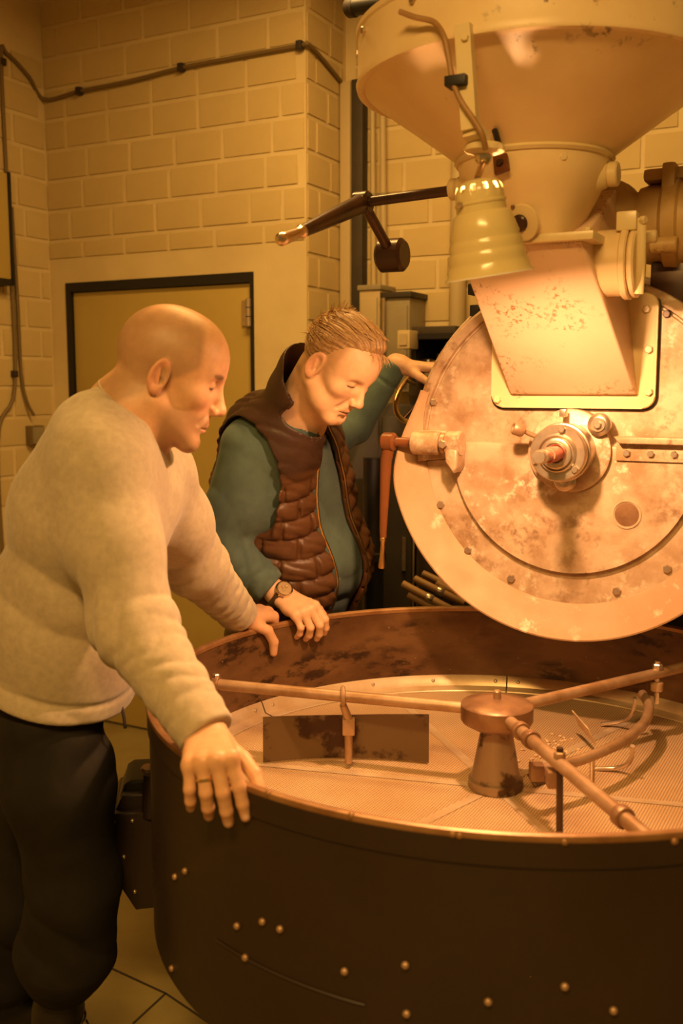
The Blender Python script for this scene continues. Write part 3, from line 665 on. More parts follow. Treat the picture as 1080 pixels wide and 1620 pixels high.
sol = shade.modifiers.new('thickness', 'SOLIDIFY'); sol.thickness = .0012
rimb = lathe('shade_rim', [(.0856 * sc_, .0012), (.0885 * sc_, .0015), (.0885 * sc_, -.001), (.0856 * sc_, -.001)], 'lamp_white', lp, LP(tb), ax, 64)
bulb = lathe('bulb', [(0, 0), (.012, .002), (.022, .009), (.027, .02), (.028, .03), (.024, .042), (.015, .054), (.0125, .064), (0, .064)], 'bulb_glow', lp, LP(tb + ax * .001), ax, 32)
MATS['bulb_glow'].node_tree.nodes['Principled BSDF'].inputs['Emission Strength'].default_value = LAMP_W / (math.pi * .0085)
cyl('lamp_holder', LP(tb + ax * .055), LP(tb + ax * (hh - .004)), .0125, 'black_paint', lp)
for da in (1.9, 4.2):
    rr = .0515 * sc_; q = mwl @ Vector((rr * math.cos(da), rr * math.sin(da), .141 * sc_)); dd = (mwl.to_3x3() @ Vector((math.cos(da), math.sin(da), 0)))
    bolt(q, dd, .006, 'bare_steel', lp, name='thumb_screw')
top = tb + ax * hh
cyl('stem', LP(top), LP(L(765, 252, lo - .045)), .0065, 'bright_steel', lp, seg=16)
lathe('swivel_ball', [(0, -.018), (.009, -.016), (.015, -.008), (.0165, 0), (.015, .008), (0, .012)], 'bright_steel', lp, LP(L(765, 247, lo - .045)), (0, 0, 1), 24)
lathe('swivel_cup', [(0, .014), (.033, .013), (.037, .009), (.037, .0), (.033, -.002), (.018, -.006), (.017, -.001), (0, -.001)], 'cream_clean', lp, LP(L(766, 240, lo - .045)), (0.05, 0, 1), 36)
b0 = L(733, 40, lo); b1 = L(744, 206, lo); b2 = L(764, 226, lo - .045); b0 = Vector((b0.x, -lo, b0.z)); 
bar = [LP(b0), LP(b1)]
bm = bmesh.new(); w_ = .0115
def bar_sec(bm, p, q, w, t):
    d = (q - p).normalized(); sx = Vector((1, 0, 0)); sx = (sx - d * sx.dot(d)).normalized(); sy = d.cross(sx)
    vs = [bm.verts.new(o + sx * (a * w) + sy * (b * t)) for o in (p, q) for a, b in ((-1, -1), (1, -1), (1, 1), (-1, 1))]
    for f in ((0, 1, 2, 3), (7, 6, 5, 4), (0, 4, 5, 1), (1, 5, 6, 2), (2, 6, 7, 3), (3, 7, 4, 0)): bm.faces.new([vs[i] for i in f])
bar_sec(bm, bar[0], bar[1], .0145, .010); bar_sec(bm, bar[1] + Vector((-.0, .0, .002)), LP(b2), .0145, .013)
bm_obj('bracket', bm, 'cream_clean', lp)
bolt(LP(L(736, 60, lo + .010)), (0, -1, 0), .007, 'cream_clean', lp)
cpt = [(632, 18), (655, 27), (686, 35), (702, 58), (710, 95), (716, 128), (728, 158), (748, 188), (762, 212), (768, 236)]
cable = tube('lamp_cable', spline([LP(L(x, y, lo + (.018 if 2 < i < 9 else .0))) for i, (x, y) in enumerate(cpt)], 6), .0052, 'cable_brown', lp, 10)
tp = L(722, 129, lo + .012); box('tape', LP(tp).x - .019, LP(tp).x + .021, LP(tp).y - .014, LP(tp).y + .024, LP(tp).z - .009, LP(tp).z + .009, 'black_paint', lp, bev=.003)
# ================================================================== COOLING BIN
bn = empty('cooling_bin', (BC[0], BC[1], 0)); tag(bn, 'round dark steel cooling bin with perforated floor in front of the roaster', 'cooling bin')
BOT = .465
lathe('outer_wall', [(BR, BOT), (BR, RIMZ - .012)], 'bin_outside', bn, seg=160)
lathe('top_band', [(BR + .001, RIMZ - .052), (BR + .004, RIMZ - .05), (BR + .004, RIMZ - .004), (BR + .001, RIMZ - .003)], 'bin_outside', bn, seg=160)
lathe('inner_wall', [(BR - .006, RIMZ - .012), (BR - .006, PLZ - .05)], 'bin_inside', bn, seg=160)
lathe('rim', [(BR + .003, RIMZ - .014), (BR + .006, RIMZ - .008), (BR + .005, RIMZ - .002), (BR, RIMZ), (BR - .006, RIMZ - .001), (BR - .010, RIMZ - .005), (BR - .008, RIMZ - .014)], 'rim_metal', bn, seg=160)
lathe('bottom_pan', [(BR, BOT), (BR - .01, BOT - .01), (.3, BOT - .1), (0, BOT - .1)], 'bin_outside', bn, seg=96)
plate = lathe('perforated_plate', [(0, PLZ), (BR - .008, PLZ)], 'perforated_steel', bn, seg=120)
for k in range(6):
    a0 = k * math.pi / 3 + .33; a1 = a0 + math.pi / 3 - .006
    st = lathe('edge_strip', [(BR - .052, PLZ + .001), (BR - .050, PLZ + .004), (BR - .022, PLZ + .009), (BR - .010, PLZ + .034), (BR - .0065, PLZ + .036), (BR - .0065, PLZ + .001)], 'strip_metal', bn, seg=22, a0=a0, a1=a1)
    for t in (.04, .28, .52, .76, .96):
        a = a0 + (a1 - a0) * t; d = Vector((math.cos(a), math.sin(a), 0)); bolt(d * (BR - .016) + Vector((0, 0, PLZ + .022)), -d * .9 + Vector((0, 0, .45)), .005, 'bare_steel', st, hexh=False, name='screw')
for a in (-14, 46, 106, 166, 226, 286):
    a = math.radians(a); d = Vector((math.cos(a), math.sin(a), 0)); s = Vector((-d.y, d.x, 0)) * .011
    z = Vector((0, 0, PLZ + .0012)); add('plate_seam', [d * .06 - s + z, d * .06 + s + z, d * (BR - .05) + s + z, d * (BR - .05) - s + z], [(0, 3, 2, 1)], 'strip_metal', bn)
def cylbolt(px, py, r, mat):
    p = oncyl(px, py, BR + .002); v = Vector(p) - bn.location; d = Vector((v.x, v.y, 0)).normalized(); bolt(v, d, r, mat, bn, hexh=False)
for px, py in ((425, 1255), (556, 1290), (716, 1319), (727, 1321), (893, 1331), (1066, 1330)): cylbolt(px, py, .006, 'rim_metal')
for px, py in ((277, 1387), (293, 1378), (375, 1465), (415, 1458), (443, 1470), (388, 1515), (545, 1537), (641, 1527), (643, 1604), (772, 1585), (893, 1561), (970, 1599), (272, 1532)): cylbolt(px, py, .006, 'worn_tube')
lathe('wall_seam', [(BR + .0015, 0), (BR + .0035, .002), (BR + .0035, .0025), (BR + .0015, .0045)], 'bin_outside', bn, (0, 0, .63), seg=24, a0=math.radians(222), a1=math.radians(246))
for a in (45, 135, 225, 315):
    a = math.radians(a); cyl('leg', (.3 * math.cos(a), .3 * math.sin(a), 0), (.3 * math.cos(a), .3 * math.sin(a), BOT - .1), .03, 'bin_outside', bn)
# gear housing fixed at the bin's left side
gp = W(205, 1240, 2.13); gh = empty('gear_housing', (float(gp[0]), 2.13, 0), math.radians(8)); tag(gh, 'dark angular gear housing behind the bin beside the man in beige', 'gear housing')
GL = lambda px, py, Y: (W(px, py, Y)[0] - gp[0], W(px, py, Y)[2])
ol = [GL(x, y, 2.1) for x, y in ((178, 1284), (216, 1284), (258, 1284), (258, 1435), (212, 1437), (186, 1395), (165, 1300))]
prism('case', ol, -.04, .17, 'bin_outside', gh, bev=.004)
ol2 = [GL(x, y, 2.15) for x, y in ((179, 1284), (214, 1283), (226, 1247), (200, 1247))]
prism('sloped_cover', [GL(x, y, 2.15) for x, y in ((180, 1286), (250, 1286), (250, 1246), (198, 1246))], -.02, .15, 'bin_outside', gh, bev=.006)
prism('upper_box', [GL(x, y, 2.18) for x, y in ((197, 1248), (246, 1248), (246, 1222), (214, 1222), (204, 1228))], .0, .13, 'black_paint', gh, bev=.008)
x0, z0 = GL(232, 1300, 2.08); x1, z1 = GL(234, 1235, 2.08); cyl('cover_pipe', (x0, -.03, z0), (x1, -.02, z1), .02, 'bin_outside', gh)
x0, z0 = GL(229, 1226, 2.1); lathe('brass_cap', [(0, .006), (.012, .006), (.016, 0), (0, 0)], 'worn_tube', gh, (x0, .0, z0), (0, -.3, 1))
for px, py in ((176, 1299), (205, 1299), (192, 1355), (209, 1411), (240, 1380)):
    x, z = GL(px, py, 2.09); bolt((x, -.04, z), (0, -1, 0), .005, 'bare_steel', gh, hexh=False)
zb_ = GL(200, 1360, 2.13)[1]; box('mounting_bracket', .055, .092, .0, .12, zb_ - .05, zb_ + .05, 'bin_outside', gh, bev=.004)
# ================================================================== STIRRER
st = empty('stirrer', (BC[0], BC[1], PLZ)); tag(st, 'three armed steel stirrer standing in the middle of the cooling bin', 'stirrer')
def SL(p): return Vector((float(p[0]) - BC[0], float(p[1]) - BC[1], float(p[2]) - PLZ))
lathe('column', [(0, 0), (.056, 0), (.058, .004), (.058, .02), (.052, .024), (.034, .125), (.034, .14), (0, .14)], 'column_metal', st)
lathe('hub', [(0, .137), (.058, .137), (.066, .142), (.073, .146), (.0765, .152), (.0765, .183), (.073, .187), (.03, .196), (0, .197)], 'hub_metal', st, seg=56)
lathe('hub_bolt', [(0, .195), (.0085, .195), (.0085, .212), (.006, .215), (0, .215)], 'worn_tube', st, seg=16)
az = .865; AZ = az - PLZ
a1 = SL(onz(336, 1082, az)); a2 = SL(onz(1100, 1051, az)); a3 = SL(onz(1003, 1308, az)) * 1.14
arms = []
for e in (a1, a2, a3):
    d = Vector((e.x, e.y, 0)).normalized()
    arms.append(cyl('arm', d * .06 + Vector((0, 0, AZ)), Vector((e.x, e.y, AZ)), .0128, 'worn_tube', st, bev=.003))
def collar(e, t, w=.02):
    d = Vector((e.x, e.y, 0)); p = d * t + Vector((0, 0, AZ)); d.normalize()
    lathe('collar', [(.0128, -w / 2), (.0175, -w / 2), (.0185, -w / 2 + .002), (.0185, w / 2 - .002), (.0175, w / 2), (.0128, w / 2)], 'hub_metal', st, p, d, 28)
collar(a3, .27); collar(a3, .82); collar(a1, .985, .016)
bolt(Vector((a1.x * .985, a1.y * .985, AZ + .017)), (0, 0, 1), .009, 'bare_steel', st)
# paddle 1 hung from the left arm
tC = .52; pc = a1 * tC; pc.z = AZ
tube('hanger_loop', [pc + Vector((0, .0185 * math.cos(t), .0185 * math.sin(t))) for t in np.linspace(0, 2 * math.pi, 21)], .0055, 'worn_tube', st, 8)
p0 = SL(W(416, 1203, 2.17)); p1 = SL(W(678, 1203, 2.17)); zt_ = SL(W(550, 1136, 2.17)).z
mid = SL(W(551, 1203, 2.17)); tube('hanger_rod', [pc + Vector((0, -.004, -.018)), Vector((mid.x, mid.y - .018, zt_ + .004)), Vector((mid.x, mid.y - .016, .012))], [.008, .0105, .0085], 'worn_tube', st, 12)
box('rod_clamp', mid.x - .014, mid.x + .014, mid.y - .03, mid.y - .006, zt_ - .032, zt_ + .006, 'worn_tube', st, bev=.004)
V = []; Fc = []; n = 28; th = .003
for i in range(n + 1):
    t = i / n; x = p0.x + (p1.x - p0.x) * t; yb = p0.y + .030 * (1 - (2 * t - 1)**2)
    sag = .004 * (1 - (2 * t - 1)**2)
    for dy in (0, th):
        V.append((x, yb + dy, .006)); V.append((x, yb + dy + .006, zt_ - sag * 1.4 + (.006 if t > .5 else .0) * (2 * t - 1)))
for i in range(n):
    a = 4 * i; b = a + 4; Fc += [(a, b, b + 1, a + 1), (a + 2, a + 3, b + 3, b + 2), (a + 1, b + 1, b + 3, a + 3), (a, a + 2, b + 2, b)]
Fc += [(0, 1, 3, 2), (4 * n, 4 * n + 2, 4 * n + 3, 4 * n + 1)]
add('paddle', V, Fc, 'paddle_steel', st, True)
# curved raking bar hung between right and front arms
post2 = a2 * (SL(onz(1020, 1062, az)).length / a2.length if a2.length else .8); post2.z = AZ
cyl('hanger_post', post2 + Vector((0, 0, .03)), post2 + Vector((0, 0, -.075)), .0065, 'bare_steel', st, seg=14); bolt(post2 + Vector((0, 0, .013)), (0, 0, 1), .012, 'bare_steel', st)
cyl('post_clamp', post2 + Vector((0, 0, -.045)), post2 + Vector((0, 0, -.02)), .015, 'worn_tube', st, bev=.003, seg=20)
zr = .785
rk = [onz(1016, 1098, zr + .02), onz(1026, 1118, zr + .012), onz(1018, 1144, zr), onz(985, 1172, zr), onz(940, 1194, zr), onz(895, 1209, zr), onz(850, 1220, zr)]
tube('curved_bar', spline([SL(p) for p in rk], 7), .0115, 'worn_tube', st, 14)
e_ = SL(rk[-1]); box('bar_clamp', e_.x - .016, e_.x + .012, e_.y - .014, e_.y + .014, e_.z - .018, e_.z + .016, 'hub_metal', st, bev=.004)
collar(a3, .195, .016)
a3p = a3 * (SL(onz(877, 1196, az)).length / a3.length); a3p.z = AZ
f_ = Vector((a3p.x + .006, a3p.y + .006, .006)); cyl('hanger_post', a3p + Vector((0, 0, .03)), f_, .0065, 'dark_iron', st, seg=14); lathe('post_foot', [(0, 0), (.02, 0), (.02, .005), (.012, .012), (0, .013)], 'dark_iron', st, f_ - Vector((0, 0, .006)))
bolt(a3p + Vector((0, 0, .013)), (0, 0, 1), .011, 'worn_tube', st)
box('link_clamp', a3p.x - .02, a3p.x + .006, a3p.y - .0, a3p.y + .03, AZ - .05, AZ - .018, 'hub_metal', st, bev=.004)
# small rake blades under the curved bar
def blade(name, a, b, h, tilt, mat='strip_metal'):
    a = Vector(a); b = Vector(b); d = (b - a).normalized(); up = Vector((tilt * -d.y, tilt * d.x, 1)).normalized(); nn = d.cross(up) * .0015
    vs = [a - nn, b - nn, b - nn + up * h, a - nn + up * h, a + nn, b + nn, b + nn + up * h, a + nn + up * h]
    return add(name, vs, [(0, 1, 2, 3), (7, 6, 5, 4), (0, 4, 5, 1), (1, 5, 6, 2), (2, 6, 7, 3), (3, 7, 4, 0)], mat, st)
b0 = SL(onz(942, 1178, PLZ + .02)); b1 = SL(onz(916, 1148, PLZ + .03)); blade('rake_blade', b0, b1, .045, .5)
for pts, r in (([(1005, 1105, .80), (1000, 1128, .76), (985, 1140, .72), (950, 1146, .70)], .005), ([(1000, 1180, .775), (996, 1205, .73), (975, 1215, .705), (940, 1216, .70)], .005), ([(937, 1195, .78), (936, 1238, .705)], .006)):
    tube('rake_tine', spline([SL(onz(x, y, z)) for x, y, z in pts], 6), r, 'bare_steel', st, 10)
blade('scraper', SL(onz(845, 1245, PLZ + .003)), SL(onz(890, 1228, PLZ + .003)), .03, .9, 'column_metal')
# coffee beans
def bean_mesh():
    bm = bmesh.new(); bmesh.ops.create_icosphere(bm, subdivisions=2, radius=1)
    for v in bm.verts:
        x, y, z = v.co; g = math.exp(-(y / .16)**2) * (.28 if z > 0 else 0); v.co = Vector((x * .0058, y * .0043, max(z, -.55) * .0032 * (1 - g)))
    me = bpy.data.meshes.new('bean'); bm.to_mesh(me); bm.free(); me.polygons.foreach_set('use_smooth', [True] * len(me.polygons)); me.materials.append(MATS['bean']); return me
bmsh = bean_mesh(); rb = random.Random(4); placed = []
spots = [(rb.gauss(876, 11), rb.gauss(1180, 9)) for _ in range(34)] + [(rb.gauss(840, 10), rb.gauss(1196, 7)) for _ in range(10)] + [(765, 1172), (770, 1182), (769, 1188), (904, 1170), (915, 1187), (895, 1190), (768, 1178)]
for x, y in spots:
    p = onz(x, y, PLZ); 
    if any((p[0] - q[0])**2 + (p[1] - q[1])**2 < .0105**2 for q in placed): continue
    placed.append(p); o = bpy.data.objects.new('coffee_bean', bmsh); COL.objects.link(o)
    o.location = (p[0], p[1], PLZ + .0018); o.rotation_euler = (0, 0, rb.uniform(0, 6.3))
    tag(o, 'pale coffee bean lying on the perforated plate beside the stirrer column', 'coffee bean', 'coffee beans on the plate')
# ================================================================== PEOPLE (smooth implicit surfaces, meshed once)
f32 = np.float32
def A3(v): return np.array([float(v[0]), float(v[1]), float(v[2])], f32)
def rcone(p, a, b, r1, r2):
    a = A3(a); b = A3(b); ba = b - a; t = np.clip(((p - a) @ ba) / max(float(ba @ ba), 1e-9), 0, 1)
    d = p - a - t[:, None] * ba
    return np.sqrt((d * d).sum(1)) - (r1 + (r2 - r1) * t)
def ell(p, c, r, R=None):
    q = p - A3(c)
    if R is not None: q = q @ R
    r = A3(r); k0 = np.sqrt(((q / r)**2).sum(1)); k1 = np.sqrt(((q / (r * r))**2).sum(1)) + 1e-9
    return k0 * (k0 - 1) / k1
def smin(a, b, k): h = np.maximum(k - np.abs(a - b), 0) / k; return np.minimum(a, b) - h * h * k * .25
def smax(a, b, k): return -smin(-a, -b, k)
def uni(ds, k):
    d = ds[0]
    for e in ds[1:]: d = smin(d, e, k)
    return d
def fold(p, d, wl, amp, seed=0.0, d2=(.3, .5, .8), warp=1.1):
    d = A3(d) / np.linalg.norm(d); d2 = A3(d2); k = 2 * math.pi / wl
    ph = k * (p @ d) + warp * np.sin(k * .45 * (p @ d2) + seed) + .7 * np.sin(k * .31 * (p[:, 0] * .7 - p[:, 2] * .6 + p[:, 1]) + 2.1 * seed)
    return amp * (1 - 1.6 * np.abs(np.sin(ph * .5)))
def near(p, c, s): d = p - A3(c); return np.exp(-(d * d).sum(1) / (s * s))
def boxed(p, lo, hi, fn, pad=.05):
    lo = A3(lo) - pad; hi = A3(hi) + pad; m = ((p > lo) & (p < hi)).all(1); out = np.full(len(p), .07, f32)
    if m.any(): out[m] = fn(p[m])
    return out
def surface(fn, lo, hi, h, B=8):
    lo = A3(lo); hi = A3(hi); nb = np.ceil((hi - lo) / (h * B)).astype(int)
    I = np.stack(np.meshgrid(*[np.arange(n) for n in nb], indexing='ij'), -1).reshape(-1, 3)
    cen = lo + (I + .5).astype(f32) * f32(h * B)
    dv = np.concatenate([fn(c) for c in np.array_split(cen, max(1, len(cen) // 200000))])
    I = I[np.abs(dv) < B * h * 1.25 + .006]
    g = np.stack(np.meshgrid(*[np.arange(B + 1)] * 3, indexing='ij'), -1).reshape(-1, 3)
    dims = nb * B + 4; VI = []; VP = []; EI = []; 
    offs = np.array([[i, j, k] for i in (0, 1) for j in (0, 1) for k in (0, 1)])
    edges = [(0, 4), (1, 5), (2, 6), (3, 7), (0, 2), (1, 3), (4, 6), (5, 7), (0, 1), (2, 3), (4, 5), (6, 7)]
    def gid(c): return ((c[..., 0] + 1) * dims[1] + (c[..., 1] + 1)) * dims[2] + c[..., 2] + 1
    for ch in np.array_split(I, max(1, len(I) // 300)):
        if not len(ch): continue
        pts = (ch[:, None, :] * B + g[None]); v = fn((lo + pts.reshape(-1, 3).astype(f32) * f32(h))).reshape(len(ch), B + 1, B + 1, B + 1)
        cv = np.stack([v[:, o[0]:o[0] + B, o[1]:o[1] + B, o[2]:o[2] + B] for o in offs], -1)
        ins = cv < 0; cnt = ins.sum(-1); act = np.argwhere((cnt > 0) & (cnt < 8))
        if not len(act): continue
        c8 = cv[act[:, 0], act[:, 1], act[:, 2], act[:, 3]]; cell = ch[act[:, 0]] * B + act[:, 1:]
        acc = np.zeros((len(act), 3)); n = np.zeros(len(act))
        for a, b in edges:
            x, y = c8[:, a], c8[:, b]; m = (x < 0) != (y < 0); t = np.where(m, x / np.where(m, x - y, 1), 0)
            acc += np.where(m[:, None], offs[a] + t[:, None] * (offs[b] - offs[a]), 0); n += m
        VI.append(gid(cell)); VP.append(lo + (cell + acc / n[:, None]) * h)
        for ax in range(3):
            x, y = c8[:, 0], c8[:, {0: 4, 1: 2, 2: 1}[ax]]; m = (x < 0) != (y < 0)
            if m.any(): EI.append((ax, cell[m], x[m] < 0))
    ids = np.concatenate(VI); P = np.concatenate(VP); ids, u = np.unique(ids, return_index=True); P = P[u]; Q = []
    for ax, cell, sg in EI:
        b, c = (ax + 1) % 3, (ax + 2) % 3; eb = np.eye(3, dtype=int)[b]; ec = np.eye(3, dtype=int)[c]
        q = np.stack([gid(cell), gid(cell - eb), gid(cell - eb - ec), gid(cell - ec)], 1)
        k = np.searchsorted(ids, q); k = np.minimum(k, len(ids) - 1); ok = (ids[k] == q).all(1); k = k[ok]; s = sg[ok]
        k[~s] = k[~s][:, ::-1]; Q.append(k)
    return P, np.concatenate(Q)
def sdf_obj(name, fn, lo, hi, h, mat, parent, colfn):
    P, Q = surface(fn, lo, hi, h); org = np.array(parent.location)
    me = bpy.data.meshes.new(name); me.vertices.add(len(P)); me.vertices.foreach_set('co', (P - org).astype(f32).ravel())
    me.loops.add(Q.size); me.loops.foreach_set('vertex_index', Q.astype(np.int32).ravel())
    me.polygons.add(len(Q)); me.polygons.foreach_set('loop_start', np.arange(0, Q.size, 4, dtype=np.int32)); me.polygons.foreach_set('loop_total', np.full(len(Q), 4, np.int32))
    me.update(calc_edges=True); me.validate(); me.polygons.foreach_set('use_smooth', np.ones(len(me.polygons), bool))
    col = colfn(P.astype(f32)) if callable(colfn) else np.tile(np.array(colfn, f32), (len(P), 1))
    at = me.color_attributes.new('Col', 'FLOAT_COLOR', 'POINT'); at.data.foreach_set('color', np.c_[col, np.ones(len(P))].astype(f32).ravel())
    me.materials.append(MATS[mat]); o = bpy.data.objects.new(name, me); COL.objects.link(o); o.parent = parent
    return o
def frame(fwd, up):
    f = np.array(fwd, float); f /= np.linalg.norm(f); u = np.array(up, float); u -= f * (u @ f); u /= np.linalg.norm(u); r = np.cross(f, u)
    return np.stack([r, f, u], 1)          # columns: right, forward, up
def mixcol(base, c, w): return base * (1 - w[:, None]) + np.array(c, f32) * w[:, None]
def sstep(x, a, b): t = np.clip((x - a) / (b - a), 0, 1); return t * t * (3 - 2 * t)
# ---- head in its own frame: x right, y forward, z up, origin between the ears
def head_sdf(q, o):
    X = np.abs(q[:, 0]); s = np.stack([X, q[:, 1], q[:, 2]], 1)
    d = ell(q, (0, -.004, .046), (.0765, .099, .087))
    d = smin(d, ell(q, (0, .034, .046), (.062, .065, .068)), .03)
    d = smin(d, ell(q, (0, .042, -.022), (.057, .054, .066)), .03)
    d = smin(d, ell(s, (.0, .036, -.066), (.052 * o['jaw'], .050, .044)), .025)
    d = smin(d, rcone(s, (.053 * o['jaw'], .0, -.047), (.022, .074, -.096), .019, .017), .022)
    d = smin(d, rcone(s, (.008, .078, -.099), (.0, .078, -.099), .0185, .0185), .02)
    d = smin(d, ell(s, (.044, .060, -.012), (.021, .022, .018)), .022)
    if o['jowl']: d = smin(d, ell(s, (.044, .035, -.068), (.020, .028, .026)), .02); d = smin(d, ell(q, (0, .045, -.094), (.034, .034, .014)), .02)
    d = smin(d, rcone(s, (.002, .090, .033), (.042, .074, .036), .0095, .008), .014)                 # brow ridge
    d = smax(d, -ell(s, (.033, .100, .015), (.019, .0185, .0125)), .014)                              # socket
    d = smin(d, rcone(s, (.031, .0775, .0135), (.034, .0765, .0135), .0135, .013), .004)               # lid over eyeball
    d = smax(d, -ell(s, (.0335, .0925, .0105), (.0135, .005, .0017)), .0025)                          # slit
    if o['bags']: d = smin(d, ell(s, (.034, .083, -.001), (.013, .006, .005)), .006)
    d = smin(d, ell(q, (0, .073, -.052), (.032, .027, .026)), .018)
    d = smin(d, rcone(q, (0, .090, .026), (0, .1125, -.020), .0072, .0105), .012)                     # nose
    d = smin(d, ell(q, (0, .1125, -.026), (.0125 * o['nose'], .0115 * o['nose'], .0105)), .008)
    d = smin(d, ell(s, (.0115 * o['nose'], .1005, -.0305), (.0085, .0125, .0085)), .005)
    d = smax(d, -ell(s, (.0062, .1065, -.0385), (.0034, .0055, .004)), .003)
    d = smax(d, -rcone(s, (.0215, .0975, -.032), (.032, .085, -.058), .0035 * o['crease'], .0025 * o['crease']), .010)            # nasolabial fold
    d = smin(d, rcone(s, (.0, .0975, -.0595), (.021, .0865, -.0645), .0052, .0028), .006)
    d = smin(d, rcone(s, (.0, .0945, -.0715), (.018, .0855, -.068), .0066, .0035), .006)
    d = smax(d, -rcone(s, (.0, .1035, -.0652), (.0235, .0905, -.0665), o['gape'], .0012), .003)
    d = smax(d, -rcone(s, (.0, .0985, -.083), (.012, .094, -.083), .004, .002), .010)
    # ears
    ang = .12; c, sn = math.cos(ang), math.sin(ang); e = s - A3((.0785, -.010, .001)); R = np.array([[1, 0, 0], [0, c, -sn], [0, sn, c]], f32)
    e = e @ R.T; tl = .35; ct_, st_ = math.cos(tl), math.sin(tl); e = np.stack([e[:, 0] * ct_ + e[:, 1] * st_, -e[:, 0] * st_ + e[:, 1] * ct_, e[:, 2]], 1)
    es = o['ear']; e = e / es
    ear = ell(e, (0, 0, 0), (.0075, .0185, .0325)); ear = smax(ear, -ell(e, (.0080, .001, .002), (.0085, .0120, .0240)), .003)
    zz = np.clip(e[:, 2], -.016, None); rr = np.sqrt((e[:, 1] / .0165)**2 + ((e[:, 2] - .002) / .0300)**2)
    hel = np.sqrt(((rr - 1) * .019)**2 + (e[:, 0] - .0035)**2) - np.where(e[:, 2] > -.02, .0038, .003)
    ear = smin(ear, hel, .003); ear = smin(ear, ell(e, (.001, .006, -.027), (.0055, .0095, .0085)), .006)
    ear = smin(ear, ell(e, (.002, .013, -.004), (.004, .004, .007)), .004); ear = smax(ear, -ell(e, (.006, .006, -.006), (.009, .006, .0085)), .003)
    ear = smin(ear, rcone(e, (.001, -.004, .012), (.002, .004, -.012), .0035, .003), .004)
    d = smin(d, ear * es, .005)
    return d
def head_col(q, o, skin):
    X = np.abs(q[:, 0]); s = np.stack([X, q[:, 1], q[:, 2]], 1); n = len(q); c = np.tile(np.array(skin, f32), (n, 1))
    c = mixcol(c, o['flush'], .22 * np.exp(-((s - A3((.042, .075, -.018)))**2).sum(1) / .022**2)); c = mixcol(c, o['flush'], .55 * np.exp(-((s - A3((0, .115, -.026)))**2).sum(1) / .016**2))
    earw = sstep(X, .0785, .082) * sstep(-np.abs(q[:, 1] + .01), -.034, -.026) * sstep(-np.abs(q[:, 2]), -.05, -.04); c = mixcol(c, o['flush'], .45 * earw)
    lip = np.minimum(rcone(s, (0, .0995, -.0605), (.02, .088, -.065), .0055, .002), rcone(s, (0, .097, -.0705), (.0175, .087, -.068), .0065, .003)); c = mixcol(c, o['lips'], sstep(-lip, -.0015, .0015) * .8)
    gap = rcone(s, (.0, .1005, -.0652), (.0235, .089, -.0665), .0022 + o['gape'] * .5, .001); c = mixcol(c, (.06, .015, .01), sstep(-gap, -.0012, .0008) * .9)
    ed = np.sqrt(((s - A3((.0325, .077, .0135)))**2).sum(1)); c = mixcol(c, (.035, .018, .012), sstep(-ed, -.0175, -.0150) * sstep(-np.abs(q[:, 2] - .0098 + 3.5 * (X - .0325)**2), -.0030, -.0014) * sstep(q[:, 1], .070, .076) * .92)
    cre = ell(s, (.033, .088, .0245), (.014, .007, .0014)); c = mixcol(c, np.array(skin) * .45, sstep(-cre, -.002, .001) * .55)
    br = ell(s, (.031, .088, .0345), (.021, .014, .0048)); c = mixcol(c, o['brow'], sstep(-br, -.003, .002) * o['browa'])
    nos = ell(s, (.0062, .1065, -.0385), (.0042, .0062, .0042)); c = mixcol(c, (.05, .02, .012), sstep(-nos, -.001, .001) * .85)
    if o['stubble'] is not None:
        w = sstep(-(q[:, 2] + .30 * (q[:, 1] - .02)), .03, .06) * sstep(q[:, 1], -.005, .03) * sstep(-np.abs(lip), -.008, -.003); w = np.maximum(sstep(-(q[:, 2]), .035, .055) * sstep(q[:, 1], .0, .03), 0)
        c = mixcol(c, o['stubble'], .75 * w * sstep(lip, .0, .004))
    if o.get('side'):
        w = sstep(X, .052, .064) * np.exp(-((q[:, 1] - .018 + .25 * q[:, 2]) / .014)**2) * sstep(q[:, 2], -.045, -.01); w = np.maximum(w, sstep(X, .045, .06) * sstep(q[:, 2], .008, .03) * sstep(-q[:, 1], -.05, -.03)); w = np.maximum(w, sstep(-q[:, 1], .03, .05) * sstep(q[:, 2], -.07, -.05)); c = mixcol(c, o['side'], .7 * w * (1 - earw))
    if o['buzz'] is not None:
        # cropped sides: the bald strip runs over the crown, hairline recedes at the temples
        w = sstep(X + .25 * (-.02 - q[:, 1]) * (q[:, 1] < .0), .030, .058) * sstep(q[:, 2] - .9 * (q[:, 1] - .035), .012, .03) * sstep(-(q[:, 1] - .062 + .25 * (q[:, 2] - .05)), 0, .014)
        w = np.maximum(w, sstep(-q[:, 1], .05, .08) * sstep(q[:, 2], -.015, .01)); w = w * (1 - earw)
        c = mixcol(c, o['buzz'], .55 * w)
    return c
